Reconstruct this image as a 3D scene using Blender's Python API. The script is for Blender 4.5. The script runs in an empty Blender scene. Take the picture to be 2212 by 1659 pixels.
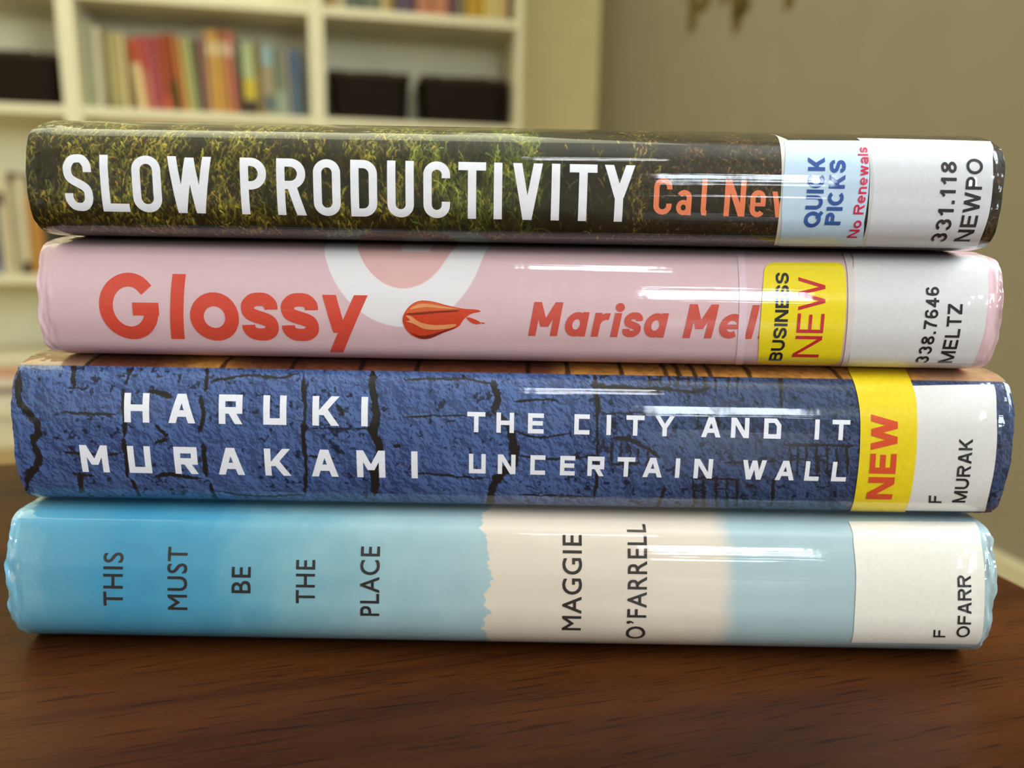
import bpy, bmesh, math, random
import numpy as np
from mathutils import Vector, Matrix

random.seed(7)
rng = np.random.default_rng(11)
SC = bpy.context.scene
COL = SC.collection

# ------------------------------------------------------------------ camera, world, light, exposure
PITCH, ROLL, YAW = 11.5, 1.0, 12.5      # degrees: lens tips down, leans a little, looks to the side of the wall's normal
EYE = 0.68                              # height of the lens above the floor
FPX = 1664.0                            # focal length for a frame 2212 wide (a phone's 26 mm lens)
YR = math.radians(YAW)

def turn(v):                            # from axes that follow the camera's heading to the room's axes
    x, y, z = v
    return Vector((x * math.cos(YR) + y * math.sin(YR), -x * math.sin(YR) + y * math.cos(YR), z))

_p, _r = math.radians(PITCH), math.radians(ROLL)
_F = Vector((0, math.cos(_p), -math.sin(_p)))
_R0 = Vector((1, 0, 0)); _U0 = _R0.cross(_F)
_R = math.cos(_r) * _R0 + math.sin(_r) * _U0
_U = math.cos(_r) * _U0 - math.sin(_r) * _R0

def sight(X, Y):                        # direction in which a point measured in the photograph lies
    return _F + _R * ((X - 1106) / FPX) - _U * ((Y - 829.5) / FPX)

cam = bpy.data.cameras.new('camera')
cam_o = bpy.data.objects.new('camera', cam); COL.objects.link(cam_o)
R3, U3, F3 = turn(_R), turn(_U), turn(_F)
M = Matrix((R3, U3, -F3)).transposed().to_4x4()
M.translation = Vector((0, 0, EYE))
cam_o.matrix_world = M
cam.sensor_width = 36; cam.lens = 36 * FPX / 2212
cam.clip_start = 0.01
cam.dof.use_dof = True; cam.dof.focus_distance = 0.170; cam.dof.aperture_fstop = 9.2
SC.camera = cam_o

w = bpy.data.worlds.new('daylight'); SC.world = w; w.use_nodes = True
w.node_tree.nodes['Background'].inputs[0].default_value = (0.75, 0.86, 1.0, 1)
w.node_tree.nodes['Background'].inputs[1].default_value = 3.0

def area(name, loc, rot, sx, sy, watt, color, spread=180):
    l = bpy.data.lights.new(name, 'AREA'); l.shape = 'RECTANGLE'; l.size = sx; l.size_y = sy
    l.energy = watt; l.color = color; l.spread = math.radians(spread)
    o = bpy.data.objects.new(name, l); o.location = loc; o.rotation_euler = rot; COL.objects.link(o); return o

# daylight in the window behind the camera, and fill from an added side window
area('window_daylight_front', (0.36, -4.33, 1.80), (math.radians(90), 0, 0), 1.02, 1.02, 82, (0.80, 0.90, 1.0))
area('side_fill_light', (1.03, -0.40, 1.55), (math.radians(90), 0, math.radians(90)), 1.34, 1.14, 62, (0.86, 0.93, 1.0))
# the luminous ceiling panel before the bookcases and the ceiling lamp above the table
area('ceiling_lamp_light_rear', (-0.8, 1.25, 2.40), (0, 0, 0), 2.6, 1.9, 34, (0.98, 1.0, 0.66))
area('ceiling_lamp_light_front', (-0.13, -2.0, 2.38), (0, 0, 0), 0.5, 0.4, 9, (0.95, 0.98, 1.0))

SC.view_settings.view_transform = 'Standard'
try: SC.view_settings.look = 'None'
except Exception: pass
SC.view_settings.exposure = 0.0
SC.view_settings.gamma = 1.0
SC.view_settings.use_curve_mapping = False

# ------------------------------------------------------------------ helpers
def lin(c):                             # sRGB 0..255 -> linear
    o = []
    for v in c[:3]:
        v = v / 255.0
        o.append(v / 12.92 if v <= 0.04045 else ((v + 0.055) / 1.055) ** 2.4)
    return tuple(o)

def node_mat(name):
    m = bpy.data.materials.new(name); m.use_nodes = True
    nt = m.node_tree
    return m, nt, nt.nodes['Principled BSDF']

MATS = {}
def plain(name, rgb, rough=0.6, spec=0.3, noise=0.06, scale=30.0, bump=0.0, metal=0.0):
    """a painted, printed or woven surface with a slight procedural unevenness"""
    if name in MATS: return MATS[name]
    m, nt, b = node_mat(name)
    tc = nt.nodes.new('ShaderNodeTexCoord')
    nz = nt.nodes.new('ShaderNodeTexNoise'); nz.inputs['Scale'].default_value = scale; nz.inputs['Detail'].default_value = 4
    nt.links.new(tc.outputs['Object'], nz.inputs['Vector'])
    rp = nt.nodes.new('ShaderNodeValToRGB')
    c = lin(rgb)
    rp.color_ramp.elements[0].position = 0.3; rp.color_ramp.elements[1].position = 0.7
    rp.color_ramp.elements[0].color = tuple(v * (1 - noise) for v in c) + (1,)
    rp.color_ramp.elements[1].color = tuple(min(1, v * (1 + noise)) for v in c) + (1,)
    nt.links.new(nz.outputs['Fac'], rp.inputs['Fac'])
    nt.links.new(rp.outputs['Color'], b.inputs['Base Color'])
    b.inputs['Roughness'].default_value = rough
    b.inputs['Specular IOR Level'].default_value = spec
    b.inputs['Metallic'].default_value = metal
    if bump:
        bp = nt.nodes.new('ShaderNodeBump'); bp.inputs['Strength'].default_value = bump; bp.inputs['Distance'].default_value = 0.001
        nt.links.new(nz.outputs['Fac'], bp.inputs['Height']); nt.links.new(bp.outputs['Normal'], b.inputs['Normal'])
    MATS[name] = m
    return m

def film_coat(nt, b, seed, wav=1.0, half=0.11):
    """the clear library film: a glossy coat whose gentle waves run along the spine and crumple near both ends"""
    b.inputs['Roughness'].default_value = 0.55
    b.inputs['Specular IOR Level'].default_value = 0.15
    b.inputs['Coat Weight'].default_value = 1.0
    b.inputs['Coat Roughness'].default_value = 0.05
    b.inputs['Coat IOR'].default_value = 1.55
    N = nt.nodes.new
    tc = N('ShaderNodeTexCoord')
    mp = N('ShaderNodeMapping'); mp.inputs['Scale'].default_value = (7, 120, 620); mp.inputs['Location'].default_value = (seed * 3.1, seed, seed * 7.7)
    n1 = N('ShaderNodeTexNoise'); n1.inputs['Scale'].default_value = 1.0; n1.inputs['Detail'].default_value = 3
    nt.links.new(tc.outputs['Object'], mp.inputs['Vector']); nt.links.new(mp.outputs['Vector'], n1.inputs['Vector'])
    mp2 = N('ShaderNodeMapping'); mp2.inputs['Scale'].default_value = (170, 150, 150); mp2.inputs['Location'].default_value = (seed, 2, 3)
    n2 = N('ShaderNodeTexNoise'); n2.inputs['Scale'].default_value = 1.0; n2.inputs['Detail'].default_value = 2
    nt.links.new(tc.outputs['Object'], mp2.inputs['Vector']); nt.links.new(mp2.outputs['Vector'], n2.inputs['Vector'])
    # weight of the crumple: rises over the last centimetre at either end
    sx = N('ShaderNodeSeparateXYZ'); nt.links.new(tc.outputs['Object'], sx.inputs[0])
    ab = N('ShaderNodeMath'); ab.operation = 'ABSOLUTE'; nt.links.new(sx.outputs['X'], ab.inputs[0])
    mr = N('ShaderNodeMapRange'); mr.inputs['From Min'].default_value = half - 0.010; mr.inputs['From Max'].default_value = half - 0.002
    mr.inputs['To Min'].default_value = 0.05; mr.inputs['To Max'].default_value = 1.0
    nt.links.new(ab.outputs[0], mr.inputs['Value'])
    mu = N('ShaderNodeMath'); mu.operation = 'MULTIPLY'; nt.links.new(n2.outputs['Fac'], mu.inputs[0]); nt.links.new(mr.outputs['Result'], mu.inputs[1])
    b1 = N('ShaderNodeBump'); b1.inputs['Strength'].default_value = 1.0; b1.inputs['Distance'].default_value = 0.00006 * wav
    nt.links.new(n1.outputs['Fac'], b1.inputs['Height'])
    b2 = N('ShaderNodeBump'); b2.inputs['Strength'].default_value = 1.0; b2.inputs['Distance'].default_value = 0.0011
    nt.links.new(mu.outputs[0], b2.inputs['Height']); nt.links.new(b1.outputs['Normal'], b2.inputs['Normal'])
    nt.links.new(b2.outputs['Normal'], b.inputs['Coat Normal'])

def printed(name, seed, rgb=None, half=0.11, wav=1.0, grain=0.03):
    """printed paper under film: a flat ink, or the print stored on the jacket's vertices"""
    if name in MATS: return MATS[name]
    m, nt, b = node_mat(name)
    if rgb is None:
        a = nt.nodes.new('ShaderNodeVertexColor'); a.layer_name = 'print'
        nt.links.new(a.outputs['Color'], b.inputs['Base Color'])
    else:
        tc = nt.nodes.new('ShaderNodeTexCoord')
        nz = nt.nodes.new('ShaderNodeTexNoise'); nz.inputs['Scale'].default_value = 900; nz.inputs['Detail'].default_value = 3
        nt.links.new(tc.outputs['Object'], nz.inputs['Vector'])
        rp = nt.nodes.new('ShaderNodeValToRGB'); c = lin(rgb)
        rp.color_ramp.elements[0].position = 0.3; rp.color_ramp.elements[1].position = 0.7
        rp.color_ramp.elements[0].color = tuple(v * (1 - grain) for v in c) + (1,)
        rp.color_ramp.elements[1].color = tuple(min(1, v * (1 + grain)) for v in c) + (1,)
        nt.links.new(nz.outputs['Fac'], rp.inputs['Fac']); nt.links.new(rp.outputs['Color'], b.inputs['Base Color'])
    film_coat(nt, b, seed, wav, half)
    MATS[name] = m
    return m

def link(name, me, parent=None, mat=None):
    o = bpy.data.objects.new(name, me); COL.objects.link(o)
    if mat is not None:
        for x in (mat if isinstance(mat, (list, tuple)) else [mat]): me.materials.append(x)
    if parent is not None: o.parent = parent
    return o

def from_bm(name, bm, mat, parent=None, smooth=False):
    me = bpy.data.meshes.new(name); bm.to_mesh(me); bm.free()
    if smooth: me.shade_smooth()
    return link(name, me, parent, mat)

def box(bm, x0, x1, y0, y1, z0, z1, bevel=0.0, mi=0):
    r = bmesh.ops.create_cube(bm, size=1)
    vs = r['verts']
    bmesh.ops.scale(bm, vec=(x1 - x0, y1 - y0, z1 - z0), verts=vs)
    bmesh.ops.translate(bm, vec=((x0 + x1) / 2, (y0 + y1) / 2, (z0 + z1) / 2), verts=vs)
    if bevel:
        es = list({e for v in vs for e in v.link_edges})
        r2 = bmesh.ops.bevel(bm, geom=es, offset=bevel, segments=3, affect='EDGES', profile=0.5)
        fs = r2['faces']
    fs = list({f for v in bm.verts if v.is_valid for f in v.link_faces}) if False else None
    if mi:
        for f in bm.faces:
            if f.material_index == 0 and not f.tag: f.material_index = mi
    for f in bm.faces: f.tag = True

def boxobj(name, dims, mat, parent=None, bevel=0.0):
    bm = bmesh.new(); box(bm, *dims, bevel=bevel)
    return from_bm(name, bm, mat, parent)

def empty(name, loc, rz=0.0):
    o = bpy.data.objects.new(name, None); COL.objects.link(o); o.location = loc; o.rotation_euler = (0, 0, rz)
    o.empty_display_size = 0.02
    return o

def tag(o, label, cat, group=None):
    o['label'] = label; o['category'] = cat
    if group: o['group'] = group
    return o

def struct(o):
    o['kind'] = 'structure'; return o

# value noise on a grid
def vnoise(shape, cells, oct=4, gain=0.5, seed=0):
    r = np.random.default_rng(seed); out = np.zeros(shape); amp = 1.0; tot = 0
    cy, cx = cells
    for k in range(oct):
        ny, nx = max(2, int(cy * 2 ** k) + 2), max(2, int(cx * 2 ** k) + 2)
        g = r.random((ny, nx))
        y = np.linspace(0, ny - 1.001, shape[0]); x = np.linspace(0, nx - 1.001, shape[1])
        yi, xi = y.astype(int), x.astype(int)
        fy = (y - yi)[:, None]; fx = (x - xi)[None, :]
        fy = fy * fy * (3 - 2 * fy); fx = fx * fx * (3 - 2 * fx)
        a = g[yi][:, xi]; b_ = g[yi][:, xi + 1]; c = g[yi + 1][:, xi]; d = g[yi + 1][:, xi + 1]
        out += amp * ((a * (1 - fx) + b_ * fx) * (1 - fy) + (c * (1 - fx) + d * fx) * fy); tot += amp; amp *= gain
    return out / tot

def sstep(a, b, x):
    t = np.clip((x - a) / (b - a), 0, 1); return t * t * (3 - 2 * t)

# ------------------------------------------------------------------ a book whose spine faces the camera
class Book:
    """local axes: x along the spine, y away from the reader, z up from the book's underside; measured in metres"""
    def __init__(s, name, D, xl, xr, prof, zbot, label):
        s.D = D; s.xc = (xl + xr) / 2; s.half = (xr - xl) / 2; s.zb = zbot
        P = np.array([((a) * 1e-3, (b) * 1e-3 - zbot) for a, b in prof])
        # centripetal Catmull-Rom through the section's measured points
        pts = []
        n = len(P)
        for i in range(n - 1):
            p0 = P[max(i - 1, 0)]; p1 = P[i]; p2 = P[i + 1]; p3 = P[min(i + 2, n - 1)]
            if i == 0: p0 = p1 - (p2 - p1)
            if i == n - 2: p3 = p2 + (p2 - p1)
            d = [max(np.linalg.norm(q - r) ** 0.5, 1e-5) for q, r in ((p1, p0), (p2, p1), (p3, p2))]
            t0 = 0; t1 = d[0]; t2 = t1 + d[1]; t3 = t2 + d[2]
            for t in np.linspace(t1, t2, 24, endpoint=False):
                A1 = (t1 - t) / (t1 - t0) * p0 + (t - t0) / (t1 - t0) * p1
                A2 = (t2 - t) / (t2 - t1) * p1 + (t - t1) / (t2 - t1) * p2
                A3 = (t3 - t) / (t3 - t2) * p2 + (t - t2) / (t3 - t2) * p3
                B1 = (t2 - t) / (t2 - t0) * A1 + (t - t0) / (t2 - t0) * A2
                B2 = (t3 - t) / (t3 - t1) * A2 + (t - t1) / (t3 - t1) * A3
                pts.append((t2 - t) / (t2 - t1) * B1 + (t - t1) / (t2 - t1) * B2)
        pts.append(P[-1]); s.pts = np.array(pts)
        seg = np.linalg.norm(np.diff(s.pts, axis=0), axis=1)
        s.arc = np.concatenate([[0], np.cumsum(seg)])
        tg = np.gradient(s.pts, s.arc, axis=0); tg /= np.linalg.norm(tg, axis=1)[:, None]
        s.nrm = np.stack([tg[:, 1], -tg[:, 0]], 1)
        s.top = P[0, 1]
        loc = turn((s.xc, D, 0)); loc.z = EYE + zbot
        s.root = tag(empty(name, loc, -YR), label, 'book', 'library books stacked on the table')
        s.key = name

    def at(s, X, Y):
        """the point of the spine where a mark measured in the photograph sits -> (x, arc length)"""
        d = sight(X, Y)
        a = s.pts + np.array([s.D, s.zb])       # (y, z) seen from the lens
        cr = a[:, 0] * d.z - a[:, 1] * d.y      # side of the line of sight
        best = None
        for i in np.nonzero(cr[:-1] * cr[1:] <= 0)[0]:
            f = cr[i] / (cr[i] - cr[i + 1] + 1e-15)
            q = a[i] + f * (a[i + 1] - a[i]); t = q[0] / d.y
            if t > 0 and (best is None or t < best[0]): best = (t, s.arc[i] + f * (s.arc[i + 1] - s.arc[i]))
        if best is None:
            i = int(np.argmin(np.abs(cr) / np.linalg.norm(a, axis=1))); best = (a[i, 0] / d.y, s.arc[i])
        return best[0] * d.x - s.xc, best[1]

    def surf(s, u, v, off=0.0):
        """arrays of (x, arc) -> positions and outward normals"""
        y = np.interp(v, s.arc, s.pts[:, 0]); z = np.interp(v, s.arc, s.pts[:, 1])
        ny = np.interp(v, s.arc, s.nrm[:, 0]); nz = np.interp(v, s.arc, s.nrm[:, 1])
        l = np.sqrt(ny * ny + nz * nz); ny, nz = ny / l, nz / l
        P = np.stack([u, y + ny * off, z + nz * off], -1)
        return P, np.stack([np.zeros_like(u), ny, nz], -1)

    def jacket(s, nu, ds, paint, mat, rag, seed):
        y_lim = 0.017
        front = np.nonzero(s.pts[:, 0] < y_lim)[0]; a0, a1 = s.arc[front[0]], s.arc[front[-1]]
        vs = np.concatenate([np.linspace(0, a0, 8, endpoint=False), np.arange(a0, a1, ds), np.linspace(a1, s.arc[-1], 8)])
        us = np.linspace(-s.half, s.half, nu)
        Ug, Vg = np.meshgrid(us, vs)
        n = vnoise(Ug.shape, (10, 150), 2, 0.5, seed)
        ed = np.clip((np.abs(Ug) - (s.half - 0.006)) / 0.006, 0, 1)
        disp = (n - 0.55) * ed ** 2 * rag * 1.1
        P, N = s.surf(Ug, Vg, 0.0)
        P[..., 1] += N[..., 1] * disp; P[..., 2] += np.where(np.abs(N[..., 2]) < .8, N[..., 2] * disp, 0)
        # ragged ends: the film's cut edge wanders along the spine
        e = vnoise((len(vs), 2), (9 * len(vs) / 200, 1), 3, 0.5, seed + 5)
        side = np.where(Ug > 0, e[:, 1][:, None], e[:, 0][:, None])
        P[..., 0] += np.sign(Ug) * (side - 0.70) * 1.3 * rag * ed ** 2
        me = bpy.data.meshes.new('dust_jacket')
        nr, nc = Ug.shape
        i = np.arange(nr * nc).reshape(nr, nc)
        q = np.stack([i[:-1, :-1], i[1:, :-1], i[1:, 1:], i[:-1, 1:]], -1).reshape(-1, 4)
        me.vertices.add(nr * nc); me.vertices.foreach_set('co', P.reshape(-1).astype(np.float32))
        me.loops.add(q.size); me.loops.foreach_set('vertex_index', q.reshape(-1).astype(np.int32))
        me.polygons.add(len(q)); me.polygons.foreach_set('loop_start', np.arange(0, q.size, 4, dtype=np.int32))
        me.update(calc_edges=True); me.validate()
        me.shade_smooth()
        col = np.ones((nr, nc, 4), np.float32); col[..., :3] = paint(Ug, Vg)
        at = me.color_attributes.new('print', 'FLOAT_COLOR', 'POINT'); at.data.foreach_set('color', col.reshape(-1))
        return link('dust_jacket', me, s.root, mat)

    def block(s, cover_rgb):
        """boards and pages inside the jacket"""
        h, t = s.half, s.top
        cm = plain('board cloth ' + s.key, cover_rgb, 0.7)
        bm = bmesh.new(); box(bm, -h + .002, h - .002, .020, .1485, t - .0029, t - .0004, .0004)
        from_bm('cover_board', bm, cm, s.root)
        bm = bmesh.new(); box(bm, -h + .002, h - .002, .020, .1485, .0004, .0029, .0004)
        from_bm('cover_board', bm, cm, s.root)
        bm = bmesh.new(); box(bm, -h + .005, h - .005, .012, .143, .0042, t - .0042, .001)
        from_bm('page_block', bm, plain('page edges', (228, 218, 196), 0.8, noise=.12, scale=400), s.root)

    def decal(s, name, shapes, mat, off, parent=None, step=0.0007):
        """shapes: lists of (x, arc) outlines -> one thin print or sticker lying on the spine"""
        bm = bmesh.new()
        for k, sh in enumerate(shapes):
            mi = 0
            if isinstance(sh, tuple) and isinstance(sh[0], int): mi, sh = sh
            vs = []
            for p in sh:
                vs.append(bm.verts.new((p[0], p[1], (k % 40) * 5e-7)))   # a hair of ink thickness where strokes cross
            try: f = bm.faces.new(vs); f.material_index = mi
            except ValueError: pass
        return s.press(name, bm, mat, off, parent, step)

    def press(s, name, bm, mat, off, parent=None, step=0.0007):
        for f in bm.faces:
            f.normal_update()
            if f.normal.z > 0: f.normal_flip()
        ngon = [f for f in bm.faces if len(f.verts) > 4]
        if ngon: bmesh.ops.triangulate(bm, faces=ngon, ngon_method='EAR_CLIP')
        ys = [v.co.y for v in bm.verts]
        y = math.floor(min(ys) / step) * step + step
        while y < max(ys):
            bmesh.ops.bisect_plane(bm, geom=bm.verts[:] + bm.edges[:] + bm.faces[:], plane_co=(0, y, 0), plane_no=(0, 1, 0), dist=1e-7)
            y += step
        bmesh.ops.triangulate(bm, faces=bm.faces[:])
        me = bpy.data.meshes.new(name); bm.to_mesh(me); bm.free()
        n = len(me.vertices); co = np.empty(n * 3, np.float32); me.vertices.foreach_get('co', co); co = co.reshape(-1, 3).astype(float)
        P, N = s.surf(co[:, 0], co[:, 1], off + co[:, 2])
        me.vertices.foreach_set('co', P.reshape(-1).astype(np.float32)); me.update()
        me.shade_smooth()
        me.normals_split_custom_set_from_vertices([tuple(x) for x in N])
        return link(name, me, parent or s.root, mat)

# ------------------------------------------------------------------ letters drawn from strokes
def rib(pts, t, closed=False):
    """a stroke of width t along a line of points -> quads"""
    P = [np.array(p, float) for p in pts]
    P = [p for i, p in enumerate(P) if i == 0 or np.linalg.norm(p - P[i - 1]) > t * .02]
    if closed and np.linalg.norm(P[0] - P[-1]) < t * .02: P.pop()
    n = len(P); L, Rr = [], []
    for i in range(n):
        a = P[i - 1] if (i > 0 or closed) else None
        c = P[(i + 1) % n] if (i < n - 1 or closed) else None
        d1 = (P[i] - a) if a is not None else None; d2 = (c - P[i]) if c is not None else None
        if d1 is None: d1 = d2
        if d2 is None: d2 = d1
        d1 = d1 / (np.linalg.norm(d1) + 1e-12); d2 = d2 / (np.linalg.norm(d2) + 1e-12)
        n1 = np.array([-d1[1], d1[0]]); n2 = np.array([-d2[1], d2[0]])
        m = n1 + n2; l = np.linalg.norm(m)
        m = n1 if l < 1e-6 else m / l
        k = min(1 / max(m @ n1, 0.35), 2.2) * t / 2
        L.append(P[i] + m * k); Rr.append(P[i] - m * k)
    out = []
    for i in range(n if closed else n - 1):
        j = (i + 1) % n
        out.append([L[i], L[j], Rr[j], Rr[i]])
    return out

def arc(cx, cy, rx, ry, a0, a1, n=14):
    return [(cx + rx * math.cos(math.radians(a)), cy + ry * math.sin(math.radians(a))) for a in np.linspace(a0, a1, n)]

def bar(x0, y0, x1, y1, w):             # slanting stem cut level at both ends
    return [[(x0 - w / 2, y0), (x0 + w / 2, y0), (x1 + w / 2, y1), (x1 - w / 2, y1)]]

def rect(x0, y0, x1, y1):
    return [[(x0, y0), (x1, y0), (x1, y1), (x0, y1)]]

def cat(P, n=8):                        # a smooth line through points
    P = [np.array(p, float) for p in P]; out = []
    for i in range(len(P) - 1):
        p0 = P[max(i - 1, 0)]; p1 = P[i]; p2 = P[i + 1]; p3 = P[min(i + 2, len(P) - 1)]
        for t in np.linspace(0, 1, n, endpoint=False):
            out.append(0.5 * ((2 * p1) + (-p0 + p2) * t + (2 * p0 - 5 * p1 + 4 * p2 - p3) * t * t + (-p0 + 3 * p1 - 3 * p2 + p3) * t ** 3))
    out.append(P[-1]); return out

def cat_closed(P, n=6):
    P = [np.array(p, float) for p in P]; m = len(P); out = []
    for i in range(m):
        p0, p1, p2, p3 = P[i - 1], P[i], P[(i + 1) % m], P[(i + 2) % m]
        for t in np.linspace(0, 1, n, endpoint=False):
            out.append(0.5 * ((2 * p1) + (-p0 + p2) * t + (2 * p0 - 5 * p1 + 4 * p2 - p3) * t * t + (-p0 + 3 * p1 - 3 * p2 + p3) * t ** 3))
    return out

def oval(w, h, t, din):
    """centre line of an O in a box w x h"""
    a, b = (w - t) / 2, (h - t) / 2
    if din:
        r = min(a, b)
        return arc(w / 2, h - t / 2 - r, r, r, 0, 180, 16) + arc(w / 2, t / 2 + r, r, r, 180, 360, 16)
    return arc(w / 2, h / 2, a, b, 0, 349, 32)

S_LINE = [(1, .72), (.97, .86), (.76, .98), (.5, 1), (.22, .97), (.03, .85), (0, .74), (.07, .62), (.28, .54), (.70, .45), (.93, .37), (1, .25), (.96, .12), (.76, .02), (.5, 0), (.22, .03), (.03, .15), (0, .28)]

def glyph(c, w, h, t, st='sans'):
    """polygons of a letter in a box w x h with stroke t; st: sans, din (narrow, straight sided) or square"""
    din, sq = st == 'din', st == 'square'
    T = t; y1 = h - t; q = []
    if c == 'I': return rect(w / 2 - t / 2, 0, w / 2 + t / 2, h)
    if c == 'l': return rect(w / 2 - t / 2, 0, w / 2 + t / 2, h)
    if c == 'L': return rect(0, 0, t, h) + rect(t, 0, w, T)
    if c == 'T': return rect(0, y1, w, h) + rect(w / 2 - t / 2, 0, w / 2 + t / 2, y1)
    if c == 'H': return rect(0, 0, t, h) + rect(w - t, 0, w, h) + rect(t, h / 2 - t / 2, w - t, h / 2 + t / 2)
    if c == 'E' or c == 'F':
        q = rect(0, 0, t, h) + rect(t, y1, w, h) + rect(t, h * .51 - t / 2, w * .95, h * .51 + t / 2)
        return q + (rect(t, 0, w, T) if c == 'E' else [])
    if c == 'N':
        k = t * 1.18
        return rect(0, 0, t, h) + rect(w - t, 0, w, h) + bar(k / 2, h, w - k / 2, 0, k)
    if c == 'M':
        k = t * 1.05; dip = 0 if st == 'sans' else h * .28
        return rect(0, 0, t, h) + rect(w - t, 0, w, h) + bar(k / 2, h, w / 2, dip, k) + bar(w - k / 2, h, w / 2, dip, k)
    if c == 'W':
        k = t * 1.06
        return bar(k / 2, h, w * .29, 0, k) + bar(w * .29, 0, w / 2, h * (.98 if st != 'sans' else 1), k) + bar(w / 2, h * (.98 if st != 'sans' else 1), w * .71, 0, k) + bar(w * .71, 0, w - k / 2, h, k)
    if c == 'V': return bar(t * .55, h, w / 2, 0, t * 1.08) + bar(w / 2, 0, w - t * .55, h, t * 1.08)
    if c == 'A':
        k = t * 1.1
        return bar(k / 2, 0, w / 2 - k * .1, h, k) + bar(w - k / 2, 0, w / 2 + k * .1, h, k) + rect(w * .24, h * .22, w * .76, h * .22 + t)
    if c == 'Y':
        k = t * 1.1
        return bar(k / 2, h, w / 2, h * .42, k) + bar(w - k / 2, h, w / 2, h * .42, k) + rect(w / 2 - t / 2, 0, w / 2 + t / 2, h * .45)
    if c == 'K':
        k = t * 1.25
        return rect(0, 0, t, h) + bar(t, h * .36, w - k / 2, h, k) + bar(w * .42, h * .55, w - k / 2, 0, k)
    if c == 'Z': return rect(0, y1, w, h) + rect(0, 0, w, T) + bar(t * .65, T, w - t * .65, y1, t * 1.3)
    if c == 'U':
        if sq: return rect(0, 0, t, h) + rect(w - t, 0, w, h) + rect(t, 0, w - t, T)
        r = (w - t) / 2; ry = r if din else min(r, h * .42)
        return rib([(t / 2, h), (t / 2, t / 2 + ry)] + arc(w / 2, t / 2 + ry, r, ry, 180, 360, 18)[1:] + [(w - t / 2, h)], t)
    if c == 'C' and sq: return rect(0, 0, t, h) + rect(t, 0, w, T) + rect(t, y1, w, h)
    if c in 'OQ':
        q = rib(oval(w, h, t, din), t, True)
        if c == 'Q': q = q + rib([(w * .55, h * .26), (w * .98, -h * .02)], t)
        return q
    if c == 'C':
        if din:
            r = (w - t) / 2; yt = h - t / 2 - r; yb = t / 2 + r
            return rib([(w - t / 2, yt - h * .06)] + arc(w / 2, yt, r, r, 0, 180, 16) + arc(w / 2, yb, r, r, 180, 360, 16) + [(w - t / 2, yb + h * .06)], t)
        return rib(arc(w / 2, h / 2, (w - t) / 2, (h - t) / 2, 42, 318, 26), t)
    if c == 'G':
        q = rib(arc(w / 2, h / 2, (w - t) / 2, (h - t) / 2, 40, 330, 28), t)
        return q + rect(w * .55, h * .5 - t, w, h * .5) + rect(w - t, h * .14, w, h * .5)
    if c == 'S' or c == 's':
        a = [(t / 2 + x * (w - t), t / 2 + y * (h - t)) for x, y in S_LINE]
        return rib(cat(a, 4), t)
    if c == 'D':
        if sq: return rib([(t / 2, t / 2), (w - t / 2, t / 2), (w - t / 2, h * .66), (w * .66, h - t / 2), (t / 2, h - t / 2)], t, True)
        r = min((w - t) * (.55 if din else .8), (h - t) / 2); ry = r if din else (h - t) / 2
        return rect(0, 0, t, h) + rib([(t * .6, h - t / 2), (w - t / 2 - r, h - t / 2)] + arc(w - t / 2 - r, h - t / 2 - ry, r, ry, 90, 0, 12) + arc(w - t / 2 - r, t / 2 + ry, r, ry, 0, -90, 12) + [(t * .6, t / 2)], t)
    if c in 'PRB':
        yb = h * (.44 if c == 'P' else .46); hb = h - yb
        if sq: yb = h * .355; hb = h - yb
        if sq:
            q = rect(0, 0, t, h) + rect(t, y1, w, h) + rect(w - t, yb, w, y1) + rect(t, yb, w - t, yb + t)
        else:
            r = (hb - t) / 2; r = min(r, w * .6); x = w - t / 2 - r
            q = rect(0, 0, t, h) + rib([(t * .6, h - t / 2), (x, h - t / 2)] + arc(x, h - t / 2 - r, r, r, 90, 0, 10) + arc(x, yb + t / 2 + r, r, r, 0, -90, 10) + [(t * .6, yb + t / 2)], t)
        if c == 'R': q = q + bar(w * .52, yb + t * .4, w - t * .58, 0, t * 1.16)
        if c == 'B':
            r = yb / 2; x = w - t / 2 - r
            q = q + rib([(t * .6, yb + t / 2), (x, yb + t / 2)] + arc(x, t / 2 + r, r, r, 90, -90, 16) + [(t * .6, t / 2)], t)
        return q
    # figures
    if c == '1': return rect(w * .62 - t / 2, 0, w * .62 + t / 2, h) + rib([(w * .55, h * .93), (w * .40, h * .80), (w * .12, h * .70)], t * .9)
    if c == '7': return rect(0, y1, w, h) + rib(cat([(w - t * .7, y1 + t * .1), (w * .55, h * .5), (w * .38, 0)], 8), t)
    if c == '4': return rect(w * .66 - t / 2, 0, w * .66 + t / 2, h) + rect(0, h * .22, w, h * .22 + t) + rib([(w * .66 - t * .2, h - t * .6), (t * .55, h * .22 + t / 2)], t)
    if c == '3':
        ru = h * .24; rl = h * .29
        return rib(arc(w / 2, h - t / 2 - ru + t * .1, (w - t) * .46, ru - t * .1, 165, -80, 18), t) + rib(arc(w / 2, t / 2 + rl - t * .2, (w - t) / 2, rl - t * .2, 80, -165, 20), t)
    if c == '8':
        return rib(arc(w / 2, h * .755, (w - t) * .44, h * .245 - t / 2, 0, 345, 22), t, True) + rib(arc(w / 2, h * .275, (w - t) / 2, h * .275 - t / 2, 0, 345, 22), t, True)
    if c == '6':
        return rib(arc(w / 2, h * .31, (w - t) / 2, h * .31 - t / 2, 0, 345, 22), t, True) + rib(cat([(w - t * .6, h * .76), (w * .72, h - t * .55), (w * .5, h - t / 2), (w * .22, h * .86), (t / 2, h * .55), (t / 2, h * .31)], 6), t)
    if c == '.': return rect(w / 2 - t * .55, 0, w / 2 + t * .55, t * 1.1)
    # small letters (h is their own height)
    if c == 'o': return rib(arc(w / 2, h / 2, (w - t) / 2, (h - t) / 2, 0, 349, 28), t, True)
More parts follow.
